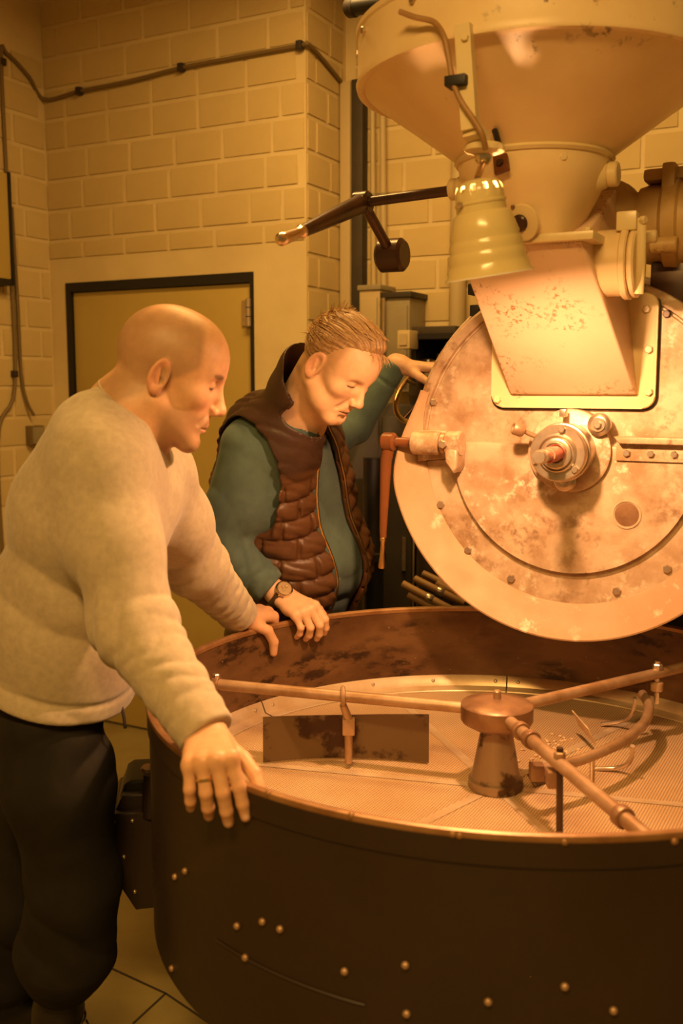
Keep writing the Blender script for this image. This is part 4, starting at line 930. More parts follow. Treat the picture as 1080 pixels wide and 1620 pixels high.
# ---- hand: returns primitives in the world frame
def hand(wrist, fwd, dorsal, thumb_side, curls, spread=(.10, .02, -.06, -.15), thumb=((.6, .7, -.35), (.35, .85, -.4), (.2, .9, -.45)), k=1.0):
    f = np.array(fwd, float); f /= np.linalg.norm(f); n = np.array(dorsal, float); n -= f * (n @ f); n /= np.linalg.norm(n)
    s = np.array(thumb_side, float); s -= f * (s @ f) + n * (s @ n); s /= np.linalg.norm(s); w = np.array(wrist, float)
    mcp = [(.090, .026, .002), (.094, .006, .005), (.088, -.014, .003), (.078, -.032, -.002)]; ln = [(.043, .026, .021), (.047, .030, .022), (.043, .027, .021), (.034, .021, .018)]; rad = [.0110, .0112, .0106, .0094]
    palm = []; fing = []; nails = []; P = lambda a, b, c: w + (f * a + s * b + n * c) * k
    for i in range(4):
        m = P(*mcp[i]); palm.append((P(.0, mcp[i][1] * .55, 0), m, .0155 * k, .0125 * k)); a = 0; p = m; ch = []
        for j in range(3):
            a += curls[i][j]; d = f * math.cos(a) - n * math.sin(a) + s * spread[i] * (1 if j == 0 else .5); d /= np.linalg.norm(d); q = p + d * ln[i][j] * k
            r1 = rad[i] * (1, .93, .85)[j] * k; r2 = rad[i] * (.93, .85, .72)[j] * k; ch.append((p, q, r1, r2)); p = q
        fing.append(ch); dn = f * math.sin(a) + n * math.cos(a); nails.append((p + dn * .0052 * k - d * .004 * k, d, dn))
    p = P(.022, .022, -.010); ch = [(P(.004, .012, -.004), p, .0165 * k, .0155 * k)]; tl = (.042, .033, .026)
    for j in range(3):
        t = thumb[j]; d = s * t[0] + f * t[1] + n * t[2]; d /= np.linalg.norm(d); q = p + d * tl[j] * k; ch.append((p, q, (.0150, .0118, .0108)[j] * k, (.0118, .0108, .0085)[j] * k)); p = q
    fing.append(ch)
    palm.append((P(.045, -.022, -.010), P(.03, .012, -.012), .015 * k, .016 * k))
    return palm, fing, nails, w
def hand_sdf(p, H):
    palm, fing, nails, w = H; d = uni([rcone(p, *c) for c in palm], .014)
    fs = []
    for ch in fing:
        e = uni([rcone(p, *c) for c in ch], .004); fs.append(e)
    k4 = uni(fs[:4], .0015)
    d = smin(d, k4, .010); d = smin(d, fs[4], .014)
    for c in nails: 
        pass
    return d
def hand_box(H):
    pts = np.array([c[0] for c in H[0]] + [c[1] for c in H[0]] + [c[i] for ch in H[1] for c in ch for i in (0, 1)] + [H[3]]); return pts.min(0) - .02, pts.max(0) + .02
def hand_col(p, H, c, flush):
    for ch in H[1]:
        for j, (a, b, r1, r2) in enumerate(ch):
            c = mixcol(c, flush, .35 * np.exp(-((p - A3(a))**2).sum(1) / .011**2)); 
        c = mixcol(c, flush, .4 * np.exp(-((p - A3(ch[-1][1]))**2).sum(1) / .012**2))
    for (q, d, dn) in H[2]:
        v = p - A3(q); e = np.sqrt((v @ A3(d) / .0065)**2 + ((v @ A3(np.cross(d, dn))) / .0052)**2 + (v @ A3(dn) / .005)**2); c = mixcol(c, (.80, .55, .42), sstep(-e, -1.15, -.85) * .6)
    return c
V3 = lambda *a: np.array(a, float)
# ---------------------------------------------------------------- the younger man, bald, beige sweater
pA = empty('person', tuple(onz(100, 1660, 0.0) * np.array([1, 1, 0]))); tag(pA, 'bald man in beige sweater and black trousers leaning on the bin rim', 'person')
skinA = (.60, .335, .185)
oA = dict(crease=1.0, jaw=1.02, jowl=False, bags=False, nose=1.05, gape=.0018, ear=.93, flush=(.62, .25, .15), lips=(.52, .20, .15), brow=(.12, .065, .035), browa=.75, stubble=(.30, .17, .085), buzz=(.25, .15, .07))
HA = W(262, 597, 1.95); fA = V3(1, .13, 0); pit = math.radians(20)
FA = frame(V3(fA[0] * math.cos(pit), fA[1] * math.cos(pit), -math.sin(pit)), V3(.3, 0, 1)); SA = 1.05
toA = lambda p: ((p - A3(HA)) @ FA.astype(f32)) / f32(SA)
neckA = W(203, 660, 1.955); chestA = W(150, 805, 1.97); bellyA = W(112, 960, 2.0); pelA = W(85, 1110, 2.02)
shN = W(158, 738, 1.82); shF = W(242, 748, 2.12)
elN = W(212, 990, 1.74); mcpc = W(336, 1206, 1.498); dirN = V3(.22, -.97, -.10); dirN /= np.linalg.norm(dirN); wrN = mcpc - dirN * .108
elF = W(308, 893, 2.32); wrF = W(378, 972, 2.50)
hipN = W(78, 1140, 1.93); hipF = W(70, 1140, 2.12); knN = W(118, 1400, 1.98); knF = W(22, 1420, 2.16); anN = W(92, 1590, 2.03); anF = W(-10, 1600, 2.28)
hN = hand(wrN + dirN * .010, dirN, V3(-.1, -.25, 1), V3(.94, -.2, .12), [(1.22, .22, .12), (1.25, .35, .2), (1.25, .50, .3), (1.2, .55, .35)], spread=(.10, .02, -.06, -.18), thumb=((.55, .8, -.3), (.35, .85, -.4), (.15, .8, -.6)), k=1.1)
hF = hand(wrF + V3(.0, .0, -.004), V3(.55, .80, -.12), V3(.05, -.35, 1), V3(.80, -.55, 0), [(1.0, .7, .3), (1.0, .7, .3), (1.0, .7, .3), (1.0, .7, .3)], thumb=((.65, .75, -.25), (.35, .55, -.75), (.15, .2, -1)), k=1.15)
def bodyA(p):
    d = boxed(p, HA - .16, HA + .16, lambda q: head_sdf(toA(q), oA) * SA)
    hb = HA + FA @ V3(0, -.028, -.035); 
    nk = rcone(p, hb, neckA, .058, .064); d = smin(d, nk, .035); d = smin(d, rcone(p, neckA, shN * .5 + chestA * .5, .062, .06), .05); d = smin(d, rcone(p, neckA, shF * .5 + chestA * .5, .06, .06), .05)
    d = smin(d, rcone(p, neckA, bellyA, .07, .08), .05); d = smin(d, rcone(p, bellyA, pelA, .08, .085), .04)
    for a, b, c, e in ((shN, elN, wrN, hN), (shF, elF, wrF, hF)):
        d = smin(d, uni([rcone(p, chestA, a, .05, .042), rcone(p, a, b, .042, .036), rcone(p, b, c, .036, .0265), rcone(p, c, e[3], .0265, .026)], .02), .03)
        lo, hi = hand_box(e); d = smin(d, boxed(p, lo, hi, lambda q: hand_sdf(q, e)), .012)
    for a, b, c in ((hipN, knN, anN), (hipF, knF, anF)): d = smin(d, uni([rcone(p, pelA, a, .07, .07), rcone(p, a, b, .065, .045), rcone(p, b, c, .045, .033)], .03), .04)
    return d
def colA(p):
    c = head_col(toA(p), oA, skinA)
    far = ((p - A3(HA))**2).sum(1) > .17**2; c[far] = np.array(skinA, f32)
    for e in (hN, hF):
        m = ((p - A3(e[3]))**2).sum(1) < .25**2; c[m] = hand_col(p[m], e, c[m] * .98, (.62, .27, .16))
    return c
allA = np.array([HA, pelA, shN, shF, elN, wrN, wrF, knN, knF, anN, anF])
sdf_obj('body', bodyA, allA.min(0) - .2, allA.max(0) + V3(.2, .2, .2), .0024, 'skin', pA, colA)
NXA = (HA + FA @ V3(0, -.028, -.035) - neckA); NXA = NXA / np.linalg.norm(NXA)
spA = (chestA - pelA) / np.linalg.norm(chestA - pelA)
def sweaterA(p):
    off = V3(0, .055, 0); t = []
    for s in (-1, 1):
        t += [rcone(p, pelA + off * s * 1.0 + V3(.0, 0, -.06), bellyA + off * s * .9, .150, .132), rcone(p, bellyA + off * s * .9, chestA + off * s + V3(.0, 0, .0), .13, .128), rcone(p, chestA + off * s, neckA * .55 + (shN if s < 0 else shF) * .45 + V3(-.015, 0, -.045), .125, .075)]
    d = uni(t, .08)
    for s in (-1, 1): d = smin(d, rcone(p, chestA + off * s, W(163, 682, 1.965) + off * s * 1.1, .125, .082), .05)
    d = smin(d, rcone(p, neckA - NXA * .03, neckA + NXA * .012, .088, .079), .025)
    belly = near(p, bellyA + V3(0, -.15, .02), .2)
    d += fold(p, (.55, .1, .8), .11, .0065, .6) * near(p, bellyA + V3(-.02, -.12, -.02), .24) + fold(p, (.9, 0, .45), .13, .006, 2.2) * near(p, chestA + V3(.05, -.1, 0), .2)
    hemn = -spA; hem = (p - A3(pelA + spA * .05)) @ A3(hemn); d += .004 * np.exp(-((hem + .04) / .006)**2) ; d = smax(d, hem, .012)
    arms = []
    for a, b, c, sgn in ((shN, elN, wrN, 1), (shF, elF, wrF, -1)):
        ax_ = (c - b) / np.linalg.norm(c - b); ar = uni([rcone(p, chestA * .35 + a * .65, a, .10, .080), rcone(p, a, a * .5 + b * .5, .082, .078), rcone(p, a * .5 + b * .5, b, .078, .070), rcone(p, b, c, .070, .050)], .04)
        mid = b * .45 + c * .55
        ar += fold(p, ax_ + V3(.15, .1, .3), .058, .0085, 1.0 + sgn) * near(p, b, .10) + fold(p, ax_, .04, .0042, 3.0 + sgn, warp=1.6) * near(p, mid, .10) + fold(p, (.5, .3, .8), .11, .0035, 5) * near(p, a, .14)
        cz = (p - A3(c)) @ A3(ax_); ar = np.where(cz > -.055, np.maximum(ar, ar * .0 + rcone(p, b, c, .06, .0435) + .001), ar) if False else ar
        ar += .0025 * np.exp(-((cz + .058) / .005)**2); ar = smax(ar, cz - .006, .006); arms.append(ar)
    d = smin(d, arms[0], .07); d = smin(d, arms[1], .06)
    # shoulder seam
    sd = (p - A3(shN)) @ A3((shN - chestA) / np.linalg.norm(shN - chestA)); 
    hb = HA + FA @ V3(0, -.028, -.035)
    d = smax(d, -rcone(p, neckA - NXA * .02, neckA + NXA * .03, .0665, .070), .006)
    d = smax(d, -rcone(p, neckA + NXA * .055, neckA + NXA * .2, .040, .15), .01); d = smax(d, -rcone(p, neckA + NXA * .02, neckA + NXA * .06, .0695, .12), .006)
    return d
sdf_obj('sweater', sweaterA, allA.min(0) - .2, np.array([wrN[0] + .2, wrF[1] + .15, neckA[2] + .15]), .0042, 'knit', pA, (.40, .325, .22))
cN = neckA + NXA * .030; cx = np.cross(NXA, V3(0, 1, 0)); cx /= np.linalg.norm(cx); cy = np.cross(NXA, cx)
V, Fc = tube_data([Vector(cN + (cx * math.cos(t) + cy * math.sin(t)) * .0765) - pA.location for t in np.linspace(0, 2 * math.pi, 49)], .0085, 8); co_ = add('collar', V, Fc, 'knit', pA, True)
at = co_.data.color_attributes.new('Col', 'FLOAT_COLOR', 'POINT'); at.data.foreach_set('color', np.tile(np.array([.42, .335, .225, 1], f32), len(V)))
def trousersA(p):
    d = uni([rcone(p, pelA + V3(0, -.06, 0), pelA + V3(0, .06, 0), .100, .100), rcone(p, pelA, (hipN + hipF) / 2 + V3(0, 0, -.02), .10, .10)], .04)
    for a, b, c, sd in ((hipN, knN, anN, 0), (hipF, knF, anF, 2)):
        lg = uni([rcone(p, a, a * .65 + b * .35, .100, .106), rcone(p, a * .65 + b * .35, b, .106, .088), rcone(p, b, b * .45 + c * .55, .09, .098), rcone(p, b * .45 + c * .55, b * .25 + c * .75, .096, .062)], .05)
        lg += fold(p, (.6, .1, .8), .10, .007, sd) * near(p, b + V3(0, 0, -.05), .13) + fold(p, (.7, .2, -.7), .09, .008, sd + 1) * near(p, a + V3(.06, 0, -.02), .12)
        d = smin(d, lg, .03)
    top = (p - A3(pelA)) @ A3(spA); d = smax(d, top - .10, .01)
    return d
sdf_obj('trousers', trousersA, np.array([min(anF[0], hipF[0]) - .3, 1.65, .1]), np.array([hipN[0] + .35, 2.55, pelA[2] + .15]), .005, 'trouser_cloth', pA, (.017, .014, .010))
def bootfn(a, b, f):
    f = f / np.linalg.norm(f); toe = V3(a[0], a[1], 0) + f * .17; heel = V3(a[0], a[1], 0) - f * .05
    def fn(p):
        d = uni([rcone(p, a + (b - a) * .35, a, .058, .05), rcone(p, a + V3(0, 0, -.02), V3(heel[0], heel[1], .045), .05, .045), rcone(p, V3(a[0], a[1], .06) + f * .03, V3(toe[0], toe[1], .042), .05, .042), rcone(p, V3(heel[0], heel[1], .03), V3(toe[0], toe[1], .032), .042, .045)], .03)
        d = d + .002 * np.sin(p[:, 2] * 300) * (p[:, 2] < .022); return smax(d, -(p[:, 2] - .003), .004)
    return fn
for a, b in ((anN, knN), (anF, knF)):
    fn = bootfn(a, b, V3(.95, -.15, 0)); o = sdf_obj('boot', fn, np.array([a[0] - .18, a[1] - .18, 0]), np.array([a[0] + .3, a[1] + .18, a[2] + .25]), .004, 'boot_leather', pA, (.015, .011, .009))
    for k in range(4):
        z = .11 + .03 * k; q0 = V3(a[0] + .058 - .006 * k, a[1] - .03, z); pts = [q0 + V3(.0, .06 * t, .012 * t - .006 + .004 * math.sin(t * 3.1)) + V3(.012 * math.sin(t * 3.14), 0, 0) for t in np.linspace(0, 1, 7)]
        V, Fc = tube_data([Vector(q) - pA.location for q in pts], .0025, 6); add('lace', V, Fc, 'dark_rubber', o, True)
# trouser drawcord / belt loop hanging at the front hem
cc = [W(190, 1105, 1.95), W(196, 1135, 1.93), W(198, 1152, 1.93)]
V, Fc = tube_data([Vector(q) - pA.location for q in cc], .0035, 6); add('drawcord', V, Fc, 'dark_rubber', pA, True)
# ring on the right ring finger
a, b, r1, r2 = hN[1][2][0]; a = np.array(a); b = np.array(b)
rg = empty('finger_ring', tuple(a * .45 + b * .55)); tag(rg, 'thin gold ring on the bald man\'s hand gripping the rim', 'ring')
lathe('band', [(r1 * .93, -.0022), (r1 * 1.09, -.0022), (r1 * 1.12, 0), (r1 * 1.09, .0022), (r1 * .93, .0022)], 'gold', rg, (0, 0, 0), tuple(b - a), 32)
# ---------------------------------------------------------------- the older man, quilted vest over teal sweater
pB = empty('person', (-.14, 3.03, 0)); tag(pB, 'older man in brown quilted vest and teal sweater looking into the bin', 'person')
skinB = (.66, .40, .235)
oB = dict(side=(.40, .23, .10), crease=1.5, jaw=1.06, jowl=True, bags=True, nose=1.12, gape=.002, ear=1.05, flush=(.66, .29, .17), lips=(.55, .24, .17), brow=(.50, .32, .16), browa=.5, stubble=None, buzz=None)
HB = W(531, 582, 2.53); yB = math.radians(36); pitB = math.radians(40)
faceB = V3(math.cos(yB), -math.sin(yB), 0)
FB = frame(V3(faceB[0] * math.cos(pitB), faceB[1] * math.cos(pitB), -math.sin(pitB)), V3(.02, 0.0, 1)); SB = .99
toB = lambda p: ((p - A3(HB)) @ FB.astype(f32)) / f32(SB)
bodyf = V3(math.cos(math.radians(30)), -math.sin(math.radians(30)), 0); rightB = V3(bodyf[1], -bodyf[0], 0)
neckB = W(468, 662, 2.66); chestB = W(450, 768, 2.84); bellyB = W(464, 885, 2.94); pelB = W(455, 995, 3.02)
shRB = W(404, 712, 2.67); shLB = chestB + (chestB - shRB) * np.array([.95, .95, 0]) + V3(.0, .0, .10)
elRB = W(350, 866, 2.68); wrRB = W(440, 940, 2.66)
elLB = W(562, 676, 3.14); wrLB = W(626, 577, 3.11)
mcB = W(498, 974, 2.575)
hRB = hand(wrRB + V3(.012, -.008, -.004), mcB - wrRB, V3(-.1, -.35, 1), V3(.75, .6, 0), [(.75, .75, .35), (.85, .8, .35), (.9, .85, .4), (.85, .9, .4)], spread=(.08, .02, -.04, -.10), thumb=((.8, .5, -.45), (.5, .6, -.65), (.3, .6, -.8)), k=1.06)
hLB = hand(wrLB + V3(.015, 0, 0), V3(.97, .1, -.12), V3(-.1, -.1, 1), V3(-.1, -1, 0), [(.25, .35, .2)] * 4, k=1.08)
def bodyB(p):
    d = boxed(p, HB - .17, HB + .17, lambda q: head_sdf(toB(q), oB) * SB)
    hb = HB + FB @ V3(0, -.03, -.035) * SB
    d = smin(d, rcone(p, hb, neckB, .064, .07), .03); d = smin(d, rcone(p, HB + FB @ V3(0, .005, -.07), neckB + bodyf * .03, .035, .05), .03)
    d = smin(d, uni([rcone(p, neckB, chestB, .07, .1), rcone(p, chestB, bellyB, .1, .11), rcone(p, bellyB, pelB, .11, .1), rcone(p, pelB, V3(pelB[0] - .02, 3.06, .5), .08, .06), rcone(p, V3(pelB[0] - .02, 3.06, .5), V3(pelB[0] - .05, 3.08, .1), .06, .04)], .05), .04)
    for a, b, c, e in ((shRB, elRB, wrRB, hRB), (shLB, elLB, wrLB, hLB)):
        d = smin(d, uni([rcone(p, chestB, a, .05, .045), rcone(p, a, b, .045, .04), rcone(p, b, c, .04, .030), rcone(p, c, e[3], .03, .028)], .02), .03)
        lo, hi = hand_box(e); d = smin(d, boxed(p, lo, hi, lambda q: hand_sdf(q, e)), .014)
    return d
def colB(p):
    c = head_col(toB(p), oB, skinB); far = ((p - A3(HB))**2).sum(1) > .19**2; c[far] = np.array(skinB, f32)
    for e in (hRB, hLB):
        m = ((p - A3(e[3]))**2).sum(1) < .26**2; c[m] = hand_col(p[m], e, c[m], (.68, .30, .18))
    return c
allB = np.array([HB, pelB, shRB, shLB, elRB, wrRB, elLB, wrLB, mcB, V3(pelB[0], 2.95, .1)])
sdf_obj('body', bodyB, allB.min(0) - .2, allB.max(0) + .22, .0026, 'skin', pB, colB)
def torsoB(p, infl=0.0):
    t = []
    for s in (-1, 1):
        o = rightB * .065 * s; o2 = rightB * .085 * s
        t += [rcone(p, pelB + o + bodyf * .0, bellyB + o + bodyf * .035, .13, .142), rcone(p, bellyB + o + bodyf * .035, chestB + o2 + bodyf * .0, .142, .122)]
    t += [rcone(p, chestB + rightB * .09, neckB * .6 + shRB * .4 + V3(0, 0, -.05), .12, .085), rcone(p, chestB - rightB * .09, neckB * .6 + shLB * .4 + V3(0, 0, -.05), .12, .08), rcone(p, chestB, neckB + V3(-.02, .02, -.02), .11, .072), rcone(p, chestB, W(424, 690, 2.84), .12, .108)]
    return uni(t, .06) - infl
def armsB(p):
    arms = []
    for a, b, c, k in ((shRB, elRB, wrRB, 1), (shLB, elLB, wrLB, 0)):
        ax_ = (c - b) / np.linalg.norm(c - b); g = 1 if k else .68; ar = uni([rcone(p, chestB * .3 + a * .7, a, .10 * g, .088 * g), rcone(p, a, a * .45 + b * .55, .090 * g, .080 * g), rcone(p, a * .45 + b * .55, b, .080 * g, .068 * g), rcone(p, b, c, .070 * g, .046 * (1 if k else .85))], .03)
        if k:
            ar += fold(p, ax_ + V3(.1, .2, .5), .06, .0085, 1.5) * near(p, b + (c - b) * .15, .10) + fold(p, ax_ + V3(0, 0, .2), .045, .007, 4.0, warp=1.5) * near(p, b * .4 + c * .6, .09) + fold(p, (.45, .2, .6), .12, .006, 2) * near(p, (a + b) * .5, .14)
        cz = (p - A3(c)) @ A3(ax_); ar += .004 * np.exp(-((cz + .06) / .006)**2); ar = smax(ar, cz + (.026 if k else -.004), .006); arms.append(ar)
    return arms
def sweaterB(p):
    d = torsoB(p); d += fold(p, (.2, 0, 1), .10, .005, 1.0) * near(p, bellyB + bodyf * .16 + V3(0, 0, -.11), .13) + fold(p, (.7, .2, .6), .12, .004, 2.0) * near(p, chestB + bodyf * .13, .15)
    hem = -(p[:, 2] - f32(pelB[2] + .045)) + .06 * 0; d = smax(d, hem, .012)
    a = armsB(p); d = smin(d, a[0], .03); d = smin(d, a[1], .03)
    d = smin(d, rcone(p, neckB + V3(-.005, .005, -.02), neckB + (HB - neckB) * .18, .082, .074), .02)
    hb = HB + FB @ V3(0, -.03, -.035); d = smax(d, -rcone(p, neckB + (neckB - hb) * .05, hb, .07, .085), .006)
    return d
sdf_obj('sweater', sweaterB, allB.min(0) - .22, allB.max(0) + .22, .0045, 'teal_knit', pB, (.088, .128, .110))
upB = (neckB - pelB) / np.linalg.norm(neckB - pelB); latB = np.cross(bodyf, upB); latB /= np.linalg.norm(latB); fwB = np.cross(upB, latB)
def vloc(p): q = p - A3(pelB); return q @ A3(latB), q @ A3(fwB), q @ A3(upB)      # lateral (right +), forward, up
Ltor = float(np.linalg.norm(neckB - pelB))
def quilt(u, lx, fy):
    sp_ = .058; v = u / sp_ + .12 * np.sin(lx * 14) ; row = np.floor(v); ph = v - row
    puff = (np.abs(np.sin(np.pi * ph)))**.55
    ang = np.arctan2(lx, fy); s2 = ang / .62 + .5 * np.mod(row, 2); ph2 = s2 - np.floor(s2); puff2 = np.minimum(1, (np.abs(np.sin(np.pi * ph2)) * 3.2))**.5
    return puff * puff2
def vestB(p):
    lx, fy, u = vloc(p); base = torsoB(p); base = smin(base, rcone(p, neckB * .5 + shRB * .5, shRB, .085, .088), .04); base = smin(base, rcone(p, neckB * .5 + shLB * .5, shLB, .085, .088), .04); q = quilt(u - .004, lx, fy); yoke = sstep(u, Ltor * .80, Ltor * .86)
    qq = q * (1 - yoke) + yoke * .8
    d = base - .014 - .013 * qq + fold(p, (.3, .2, 1), .035, .0022, 3.0)
    # stand-up collar, opens at the front
    hb = HB + FB @ V3(0, -.03, -.035)
    colr = rcone(p, neckB + V3(-.012, .01, -.04), neckB + (hb - neckB) * .86 + V3(-.02, .012, 0), .107, .094) - .003 * np.sin(u * 60); d = smin(d, colr, .03)
    inner = np.minimum(base - .006, rcone(p, neckB + V3(-.012, .01, -.06), neckB + (hb - neckB) * 1.3 + V3(-.02, .012, 0), .092, .086)); d = smax(d, -inner, .006)
    # open front: an A-shaped gap, wide at the belly
    t = np.clip(u / Ltor, 0, 1.3); wR = .105 - .055 * sstep(t, .0, .6) - .03 * sstep(t, .65, 1.15); wL = .085 + .02 * sstep(t, .1, .5) - .085 * sstep(t, .75, 1.2)
    gap = np.maximum(np.maximum(lx - wR, -lx - wL), -fy - .0); d = smax(d, -gap, .008)
    for a, c in ((shRB, elRB), (shLB, elLB)):
        v = (a - chestB) * np.array([1, 1, 0]); v = v / np.linalg.norm(v); d = smax(d, -smax(rcone(p, a + v * .03 + V3(0, 0, -.015), a * .08 + c * .92, .112, .125), -((p - A3(a)) @ A3(v) - .006), .01), .01)
    hem = -(u + .035); d = smax(d, hem, .012); return d
def colV(p):
    lx, fy, u = vloc(p); c = np.tile(np.array((.09, .038, .0145), f32), (len(p), 1)); inn = sstep(-(torsoB(p) - .0095), 0, .002)
    c = mixcol(c, (.20, .015, .02), inn); yk = sstep(u, Ltor * .86, Ltor * .9); return mixcol(c, (.035, .018, .012), yk * .8)
sdf_obj('vest', vestB, np.array([-.65, 2.4, pelB[2] - .12]), np.array([.3, 3.35, HB[2] + .12]), .0036, 'nylon', pB, colV)
# zip tapes along both front edges
for sgn, nm in ((1, 'zip'), (-1, 'zip')):
    pts = []
    for t in np.linspace(-.04, 1.02, 26):
        wd_ = (.105 - .055 * sm(t, .0, .6) - .03 * sm(t, .65, 1.15)) if sgn > 0 else -(.085 + .02 * sm(t, .1, .5) - .085 * sm(t, .75, 1.2))
        o = pelB + upB * (t * Ltor) + latB * wd_; ys = np.linspace(0, .32, 161); P_ = (o[None] + ys[:, None] * fwB[None]).astype(f32); dd = torsoB(P_) - .026
        k = np.where(dd < 0)[0]; y = ys[k[-1]] if len(k) else .12; pts.append(Vector(o + fwB * y) - pB.location)
    tube(nm, pts, .0033, 'brass', pB, 6)
def trousB(p):
    d = uni([rcone(p, pelB + rightB * s * .07, pelB + rightB * s * .075 + V3(0, .02, -.12), .128, .125) for s in (-1, 1)], .05)
    for s in (-1, 1):
        a = pelB + rightB * s * .09 + V3(0, .02, -.12); k_ = V3(a[0], a[1] + .02, .5); e = V3(a[0] - .02, a[1] + .03, .06); d = smin(d, uni([rcone(p, a, k_, .105, .085), rcone(p, k_, e, .085, .07)], .04), .04)
    d += fold(p, (.3, .2, 1), .09, .004, 1); return smax(d, p[:, 2] - f32(pelB[2] + .075), .01)
sdf_obj('trousers', trousB, np.array([pelB[0] - .3, 2.75, .02]), np.array([pelB[0] + .3, 3.35, pelB[2] + .12]), .007, 'trouser_cloth', pB, (.06, .035, .018))
for s in (-1, 1):
    a = pelB + rightB * s * .09; a = V3(a[0] - .02, a[1] + .05, .10); sdf_obj('shoe', bootfn(a, a + V3(0, 0, .1), bodyf * np.array([1, .4, 0])), np.array([a[0] - .2, a[1] - .2, 0]), np.array([a[0] + .3, a[1] + .2, .2]), .006, 'boot_leather', pB, (.02, .014, .01))
# belt with buckle loop
bp = []
for t in np.linspace(0, 2 * math.pi, 41):
    d = rightB * math.cos(t) + bodyf * math.sin(t); ys = np.linspace(0, .4, 161); o = V3(pelB[0], pelB[1], pelB[2] + .035); dd = trousB((o[None] + ys[:, None] * d[None]).astype(f32)); k = np.where(dd < 0)[0]; bp.append(Vector(o + d * (ys[k[-1]] + .001)) - pB.location)
V = []; Fc = []
for i, v in enumerate(bp): V += [v + Vector((0, 0, -.016)), v + Vector((0, 0, .016))]
for i in range(40): Fc.append((2 * i, 2 * i + 2, 2 * i + 3, 2 * i + 1))
bo = add('belt', V, Fc, 'leather', pB, True); bo.modifiers.new('thickness', 'SOLIDIFY').thickness = .004
# hair: combed-back volume plus strands
def hair_shape(q, infl=0.0):
    X = np.abs(q[:, 0]); d = ell(q, (0, -.010, .050), (.0865, .107, .095)); d = smin(d, ell(q, (-.008, .034, .082), (.056, .066, .060)), .03) - infl
    return d
def hair_cut(q):     # positive where the face, temples and ears stay free
    X = np.abs(q[:, 0])
    front = q[:, 1] - (.074 + .30 * (q[:, 2] - .10) - 10.0 * (X - .006)**2) ; low = (-.022 - .55 * (-.03 - q[:, 1])) - q[:, 2]
    low = np.where(q[:, 1] > -.03, (.014 - q[:, 2]) - .55 * np.clip(.01 - q[:, 1], 0, .05) - .035 * np.exp(-((q[:, 1] - .016) / .009)**2), -.055 - q[:, 2])
    return np.maximum(front, low)
def hairB(p):
    q = toB(p); d = hair_shape(q); an = np.arctan2(q[:, 0], q[:, 2] - .03)
    gr = .0022 * np.sin(an * 42 + 3 * np.sin(q[:, 1] * 45) + 1.5 * np.sin(q[:, 1] * 90 + an * 5)) + .0016 * np.sin(an * 17 + 20 * q[:, 1])
    hc = hair_cut(q); d = d + gr + .0035 * sstep(hc, -.03, 0); d = smax(d, hc + .0025 * np.sin(an * 55 + q[:, 1] * 90), .008); d = smax(d, -ell(np.stack([np.abs(q[:, 0]), q[:, 1], q[:, 2]], 1), (.085, -.010, -.002), (.014, .018, .031)), .006); return d * SB
def colH(p):
    q = toB(p); an = np.arctan2(q[:, 0], q[:, 2] - .03); w = .5 + .5 * np.sin(an * 37 + 4 * np.sin(q[:, 1] * 40)); c = np.tile(np.array((.40, .235, .10), f32), (len(p), 1)); return mixcol(c, (.22, .12, .05), w * .55)
hair = sdf_obj('hair', hairB, HB - .19, HB + .19, .0024, 'hair_fibre', pB, colH)
rs = random.Random(12); V = []; Fc = []; FBm = FB
def strand(q0, d0, ln, r, lift):
    q = np.array(q0, float); pts = []; d = np.array(d0, float)
    for i in range(9):
        pts.append(q.copy()); e = 1e-3; g0 = hair_shape(q[None].astype(f32))[0]; gr = np.array([hair_shape((q + np.eye(3)[k] * e)[None].astype(f32))[0] - g0 for k in range(3)]) / e; gr /= np.linalg.norm(gr) + 1e-9
        d = d - gr * (d @ gr); d += np.array([0, -.25, -.10]) * .25; d /= np.linalg.norm(d); q = q + d * ln / 8; q = q - gr * (hair_shape(q[None].astype(f32))[0] - lift * (.4 + .6 * math.sin(min(i / 5, 1.6)))) * .8
    return pts
cnt = 0
while cnt < 420:
    a = rs.uniform(-1.75, 1.75); y = rs.uniform(-.09, .075); q = np.array([.087 * math.sin(a), y, .05 + .097 * math.cos(a)])
    g = hair_shape(q[None].astype(f32))[0]; q = q * 1.0
    if hair_cut(q[None].astype(f32))[0] > .002: continue
    pts = strand(q, (rs.uniform(-.25, .25) + .25 * math.sin(a), -1, rs.uniform(-.1, .08)), rs.uniform(.05, .10), .0006, rs.uniform(-.0005, .003))
    pw = [Vector(HB + FBm @ (x * SB)) - pB.location for x in pts]; v, f = tube_data(pw, [.0004] + [.0009] * 6 + [.0006, .0002], 4, cap=False); b = len(V); V += v; Fc += [tuple(i + b for i in t) for t in f]; cnt += 1
for k in range(26):   # loose wisps at the forehead
    x0 = rs.uniform(-.05, .03); q = np.array([x0, .085 - 6 * x0 * x0, .112 - abs(x0) * .3]); d = np.array([rs.uniform(-.4, .4), rs.uniform(.4, 1), rs.uniform(-.4, .3)]); pts = [q + d * t * .03 + np.array([0, 0, -.012 * t * t]) for t in np.linspace(-.6, 1, 7)]
    pw = [Vector(HB + FBm @ (x * SB)) - pB.location for x in pts]; v, f = tube_data(pw, [.0005] * 6 + [.0002], 4, cap=False); b = len(V); V += v; Fc += [tuple(i + b for i in t) for t in f]
so = add('hair_strands', V, Fc, 'hair_fibre', pB, True); so['kind'] = 'stuff'
at = so.data.color_attributes.new('Col', 'FLOAT_COLOR', 'POINT'); at.data.foreach_set('color', np.tile(np.array([.46, .275, .12, 1], f32), len(V)))
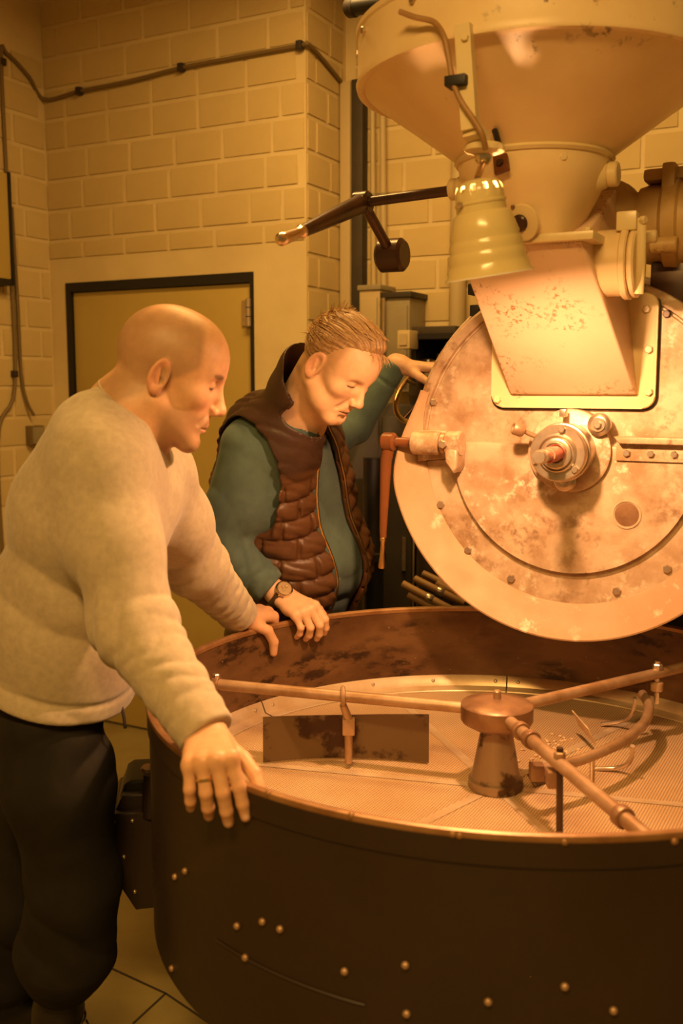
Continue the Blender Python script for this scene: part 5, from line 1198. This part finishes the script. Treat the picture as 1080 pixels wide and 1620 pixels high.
# wrist watch
wax = (np.array(hRB[3]) - elRB); wax /= np.linalg.norm(wax); wp = wrRB + wax * .006
dors = V3(.15, -.75, .75); dors -= wax * (dors @ wax); dors /= np.linalg.norm(dors)
wt = empty('wrist_watch', tuple(wp)); tag(wt, 'steel chronograph watch with a dark strap on the older man\'s wrist', 'watch')
wt.scale = (1.15, 1.15, 1.15)
bnd = [Vector(np.cross(wax, dors) * math.cos(t) * .0335 + dors * math.sin(t) * .033) for t in np.linspace(0, 2 * math.pi, 33)]
V = []; Fc = []
for v in bnd: V += [v - Vector(wax) * .010, v + Vector(wax) * .010]
for i in range(32): Fc.append((2 * i, 2 * i + 2, 2 * i + 3, 2 * i + 1))
sb_ = add('strap', V, Fc, 'leather', wt, True); sb_.modifiers.new('thickness', 'SOLIDIFY').thickness = .003
dc = Vector(dors) * .030; dD = Vector(dors)
case = lathe('case', [(0, 0), (.0185, 0), (.0205, .002), (.0215, .005), (.0205, .009), (.0175, .0115), (.0165, .0105), (0, .0105)], 'bright_steel', wt, dc, dD, 40)
lathe('dial', [(0, .0108), (.0163, .0108)], 'watch_dial', wt, dc, dD, 36)
ex = Vector(wax).cross(dD).normalized(); ey = dD.cross(ex)
for a, b in ((.006, .0), (-.006, .0), (0, -.006)): lathe('subdial', [(.0026, .011), (.0032, .0112), (.0034, .011)], 'gold', wt, dc + ex * a + ey * b, dD, 20)
for a, l in ((.9, .010), (-1.3, .013)): add('watch_hand', [dc + dD * .0115 + ex * (-.0006 * math.sin(a)) + ey * (.0006 * math.cos(a)), dc + dD * .0115 - ex * (-.0006 * math.sin(a)) - ey * (.0006 * math.cos(a)), dc + dD * .0115 + (ex * math.cos(a) + ey * math.sin(a)) * l], [(0, 1, 2)], 'gold', wt)
for k in range(12):
    a = k * math.pi / 6; c = dc + dD * .0112 + (ex * math.cos(a) + ey * math.sin(a)) * .0142; u_ = (ex * math.cos(a) + ey * math.sin(a)) * .0012; v_ = (ey * math.cos(a) - ex * math.sin(a)) * .0004; add('hour_mark', [c - u_ - v_, c + u_ - v_, c + u_ + v_, c - u_ + v_], [(0, 1, 2, 3)], 'gold', wt)
for a in (-.5, 0, .5): d_ = -(ex * math.cos(a + 3.14) + ey * math.sin(a + 3.14)); lathe('pusher', [(0, 0), (.0018, 0), (.0022, .003), (0, .0034)], 'bright_steel', wt, dc + dD * .005 + d_ * .021, d_, 12)
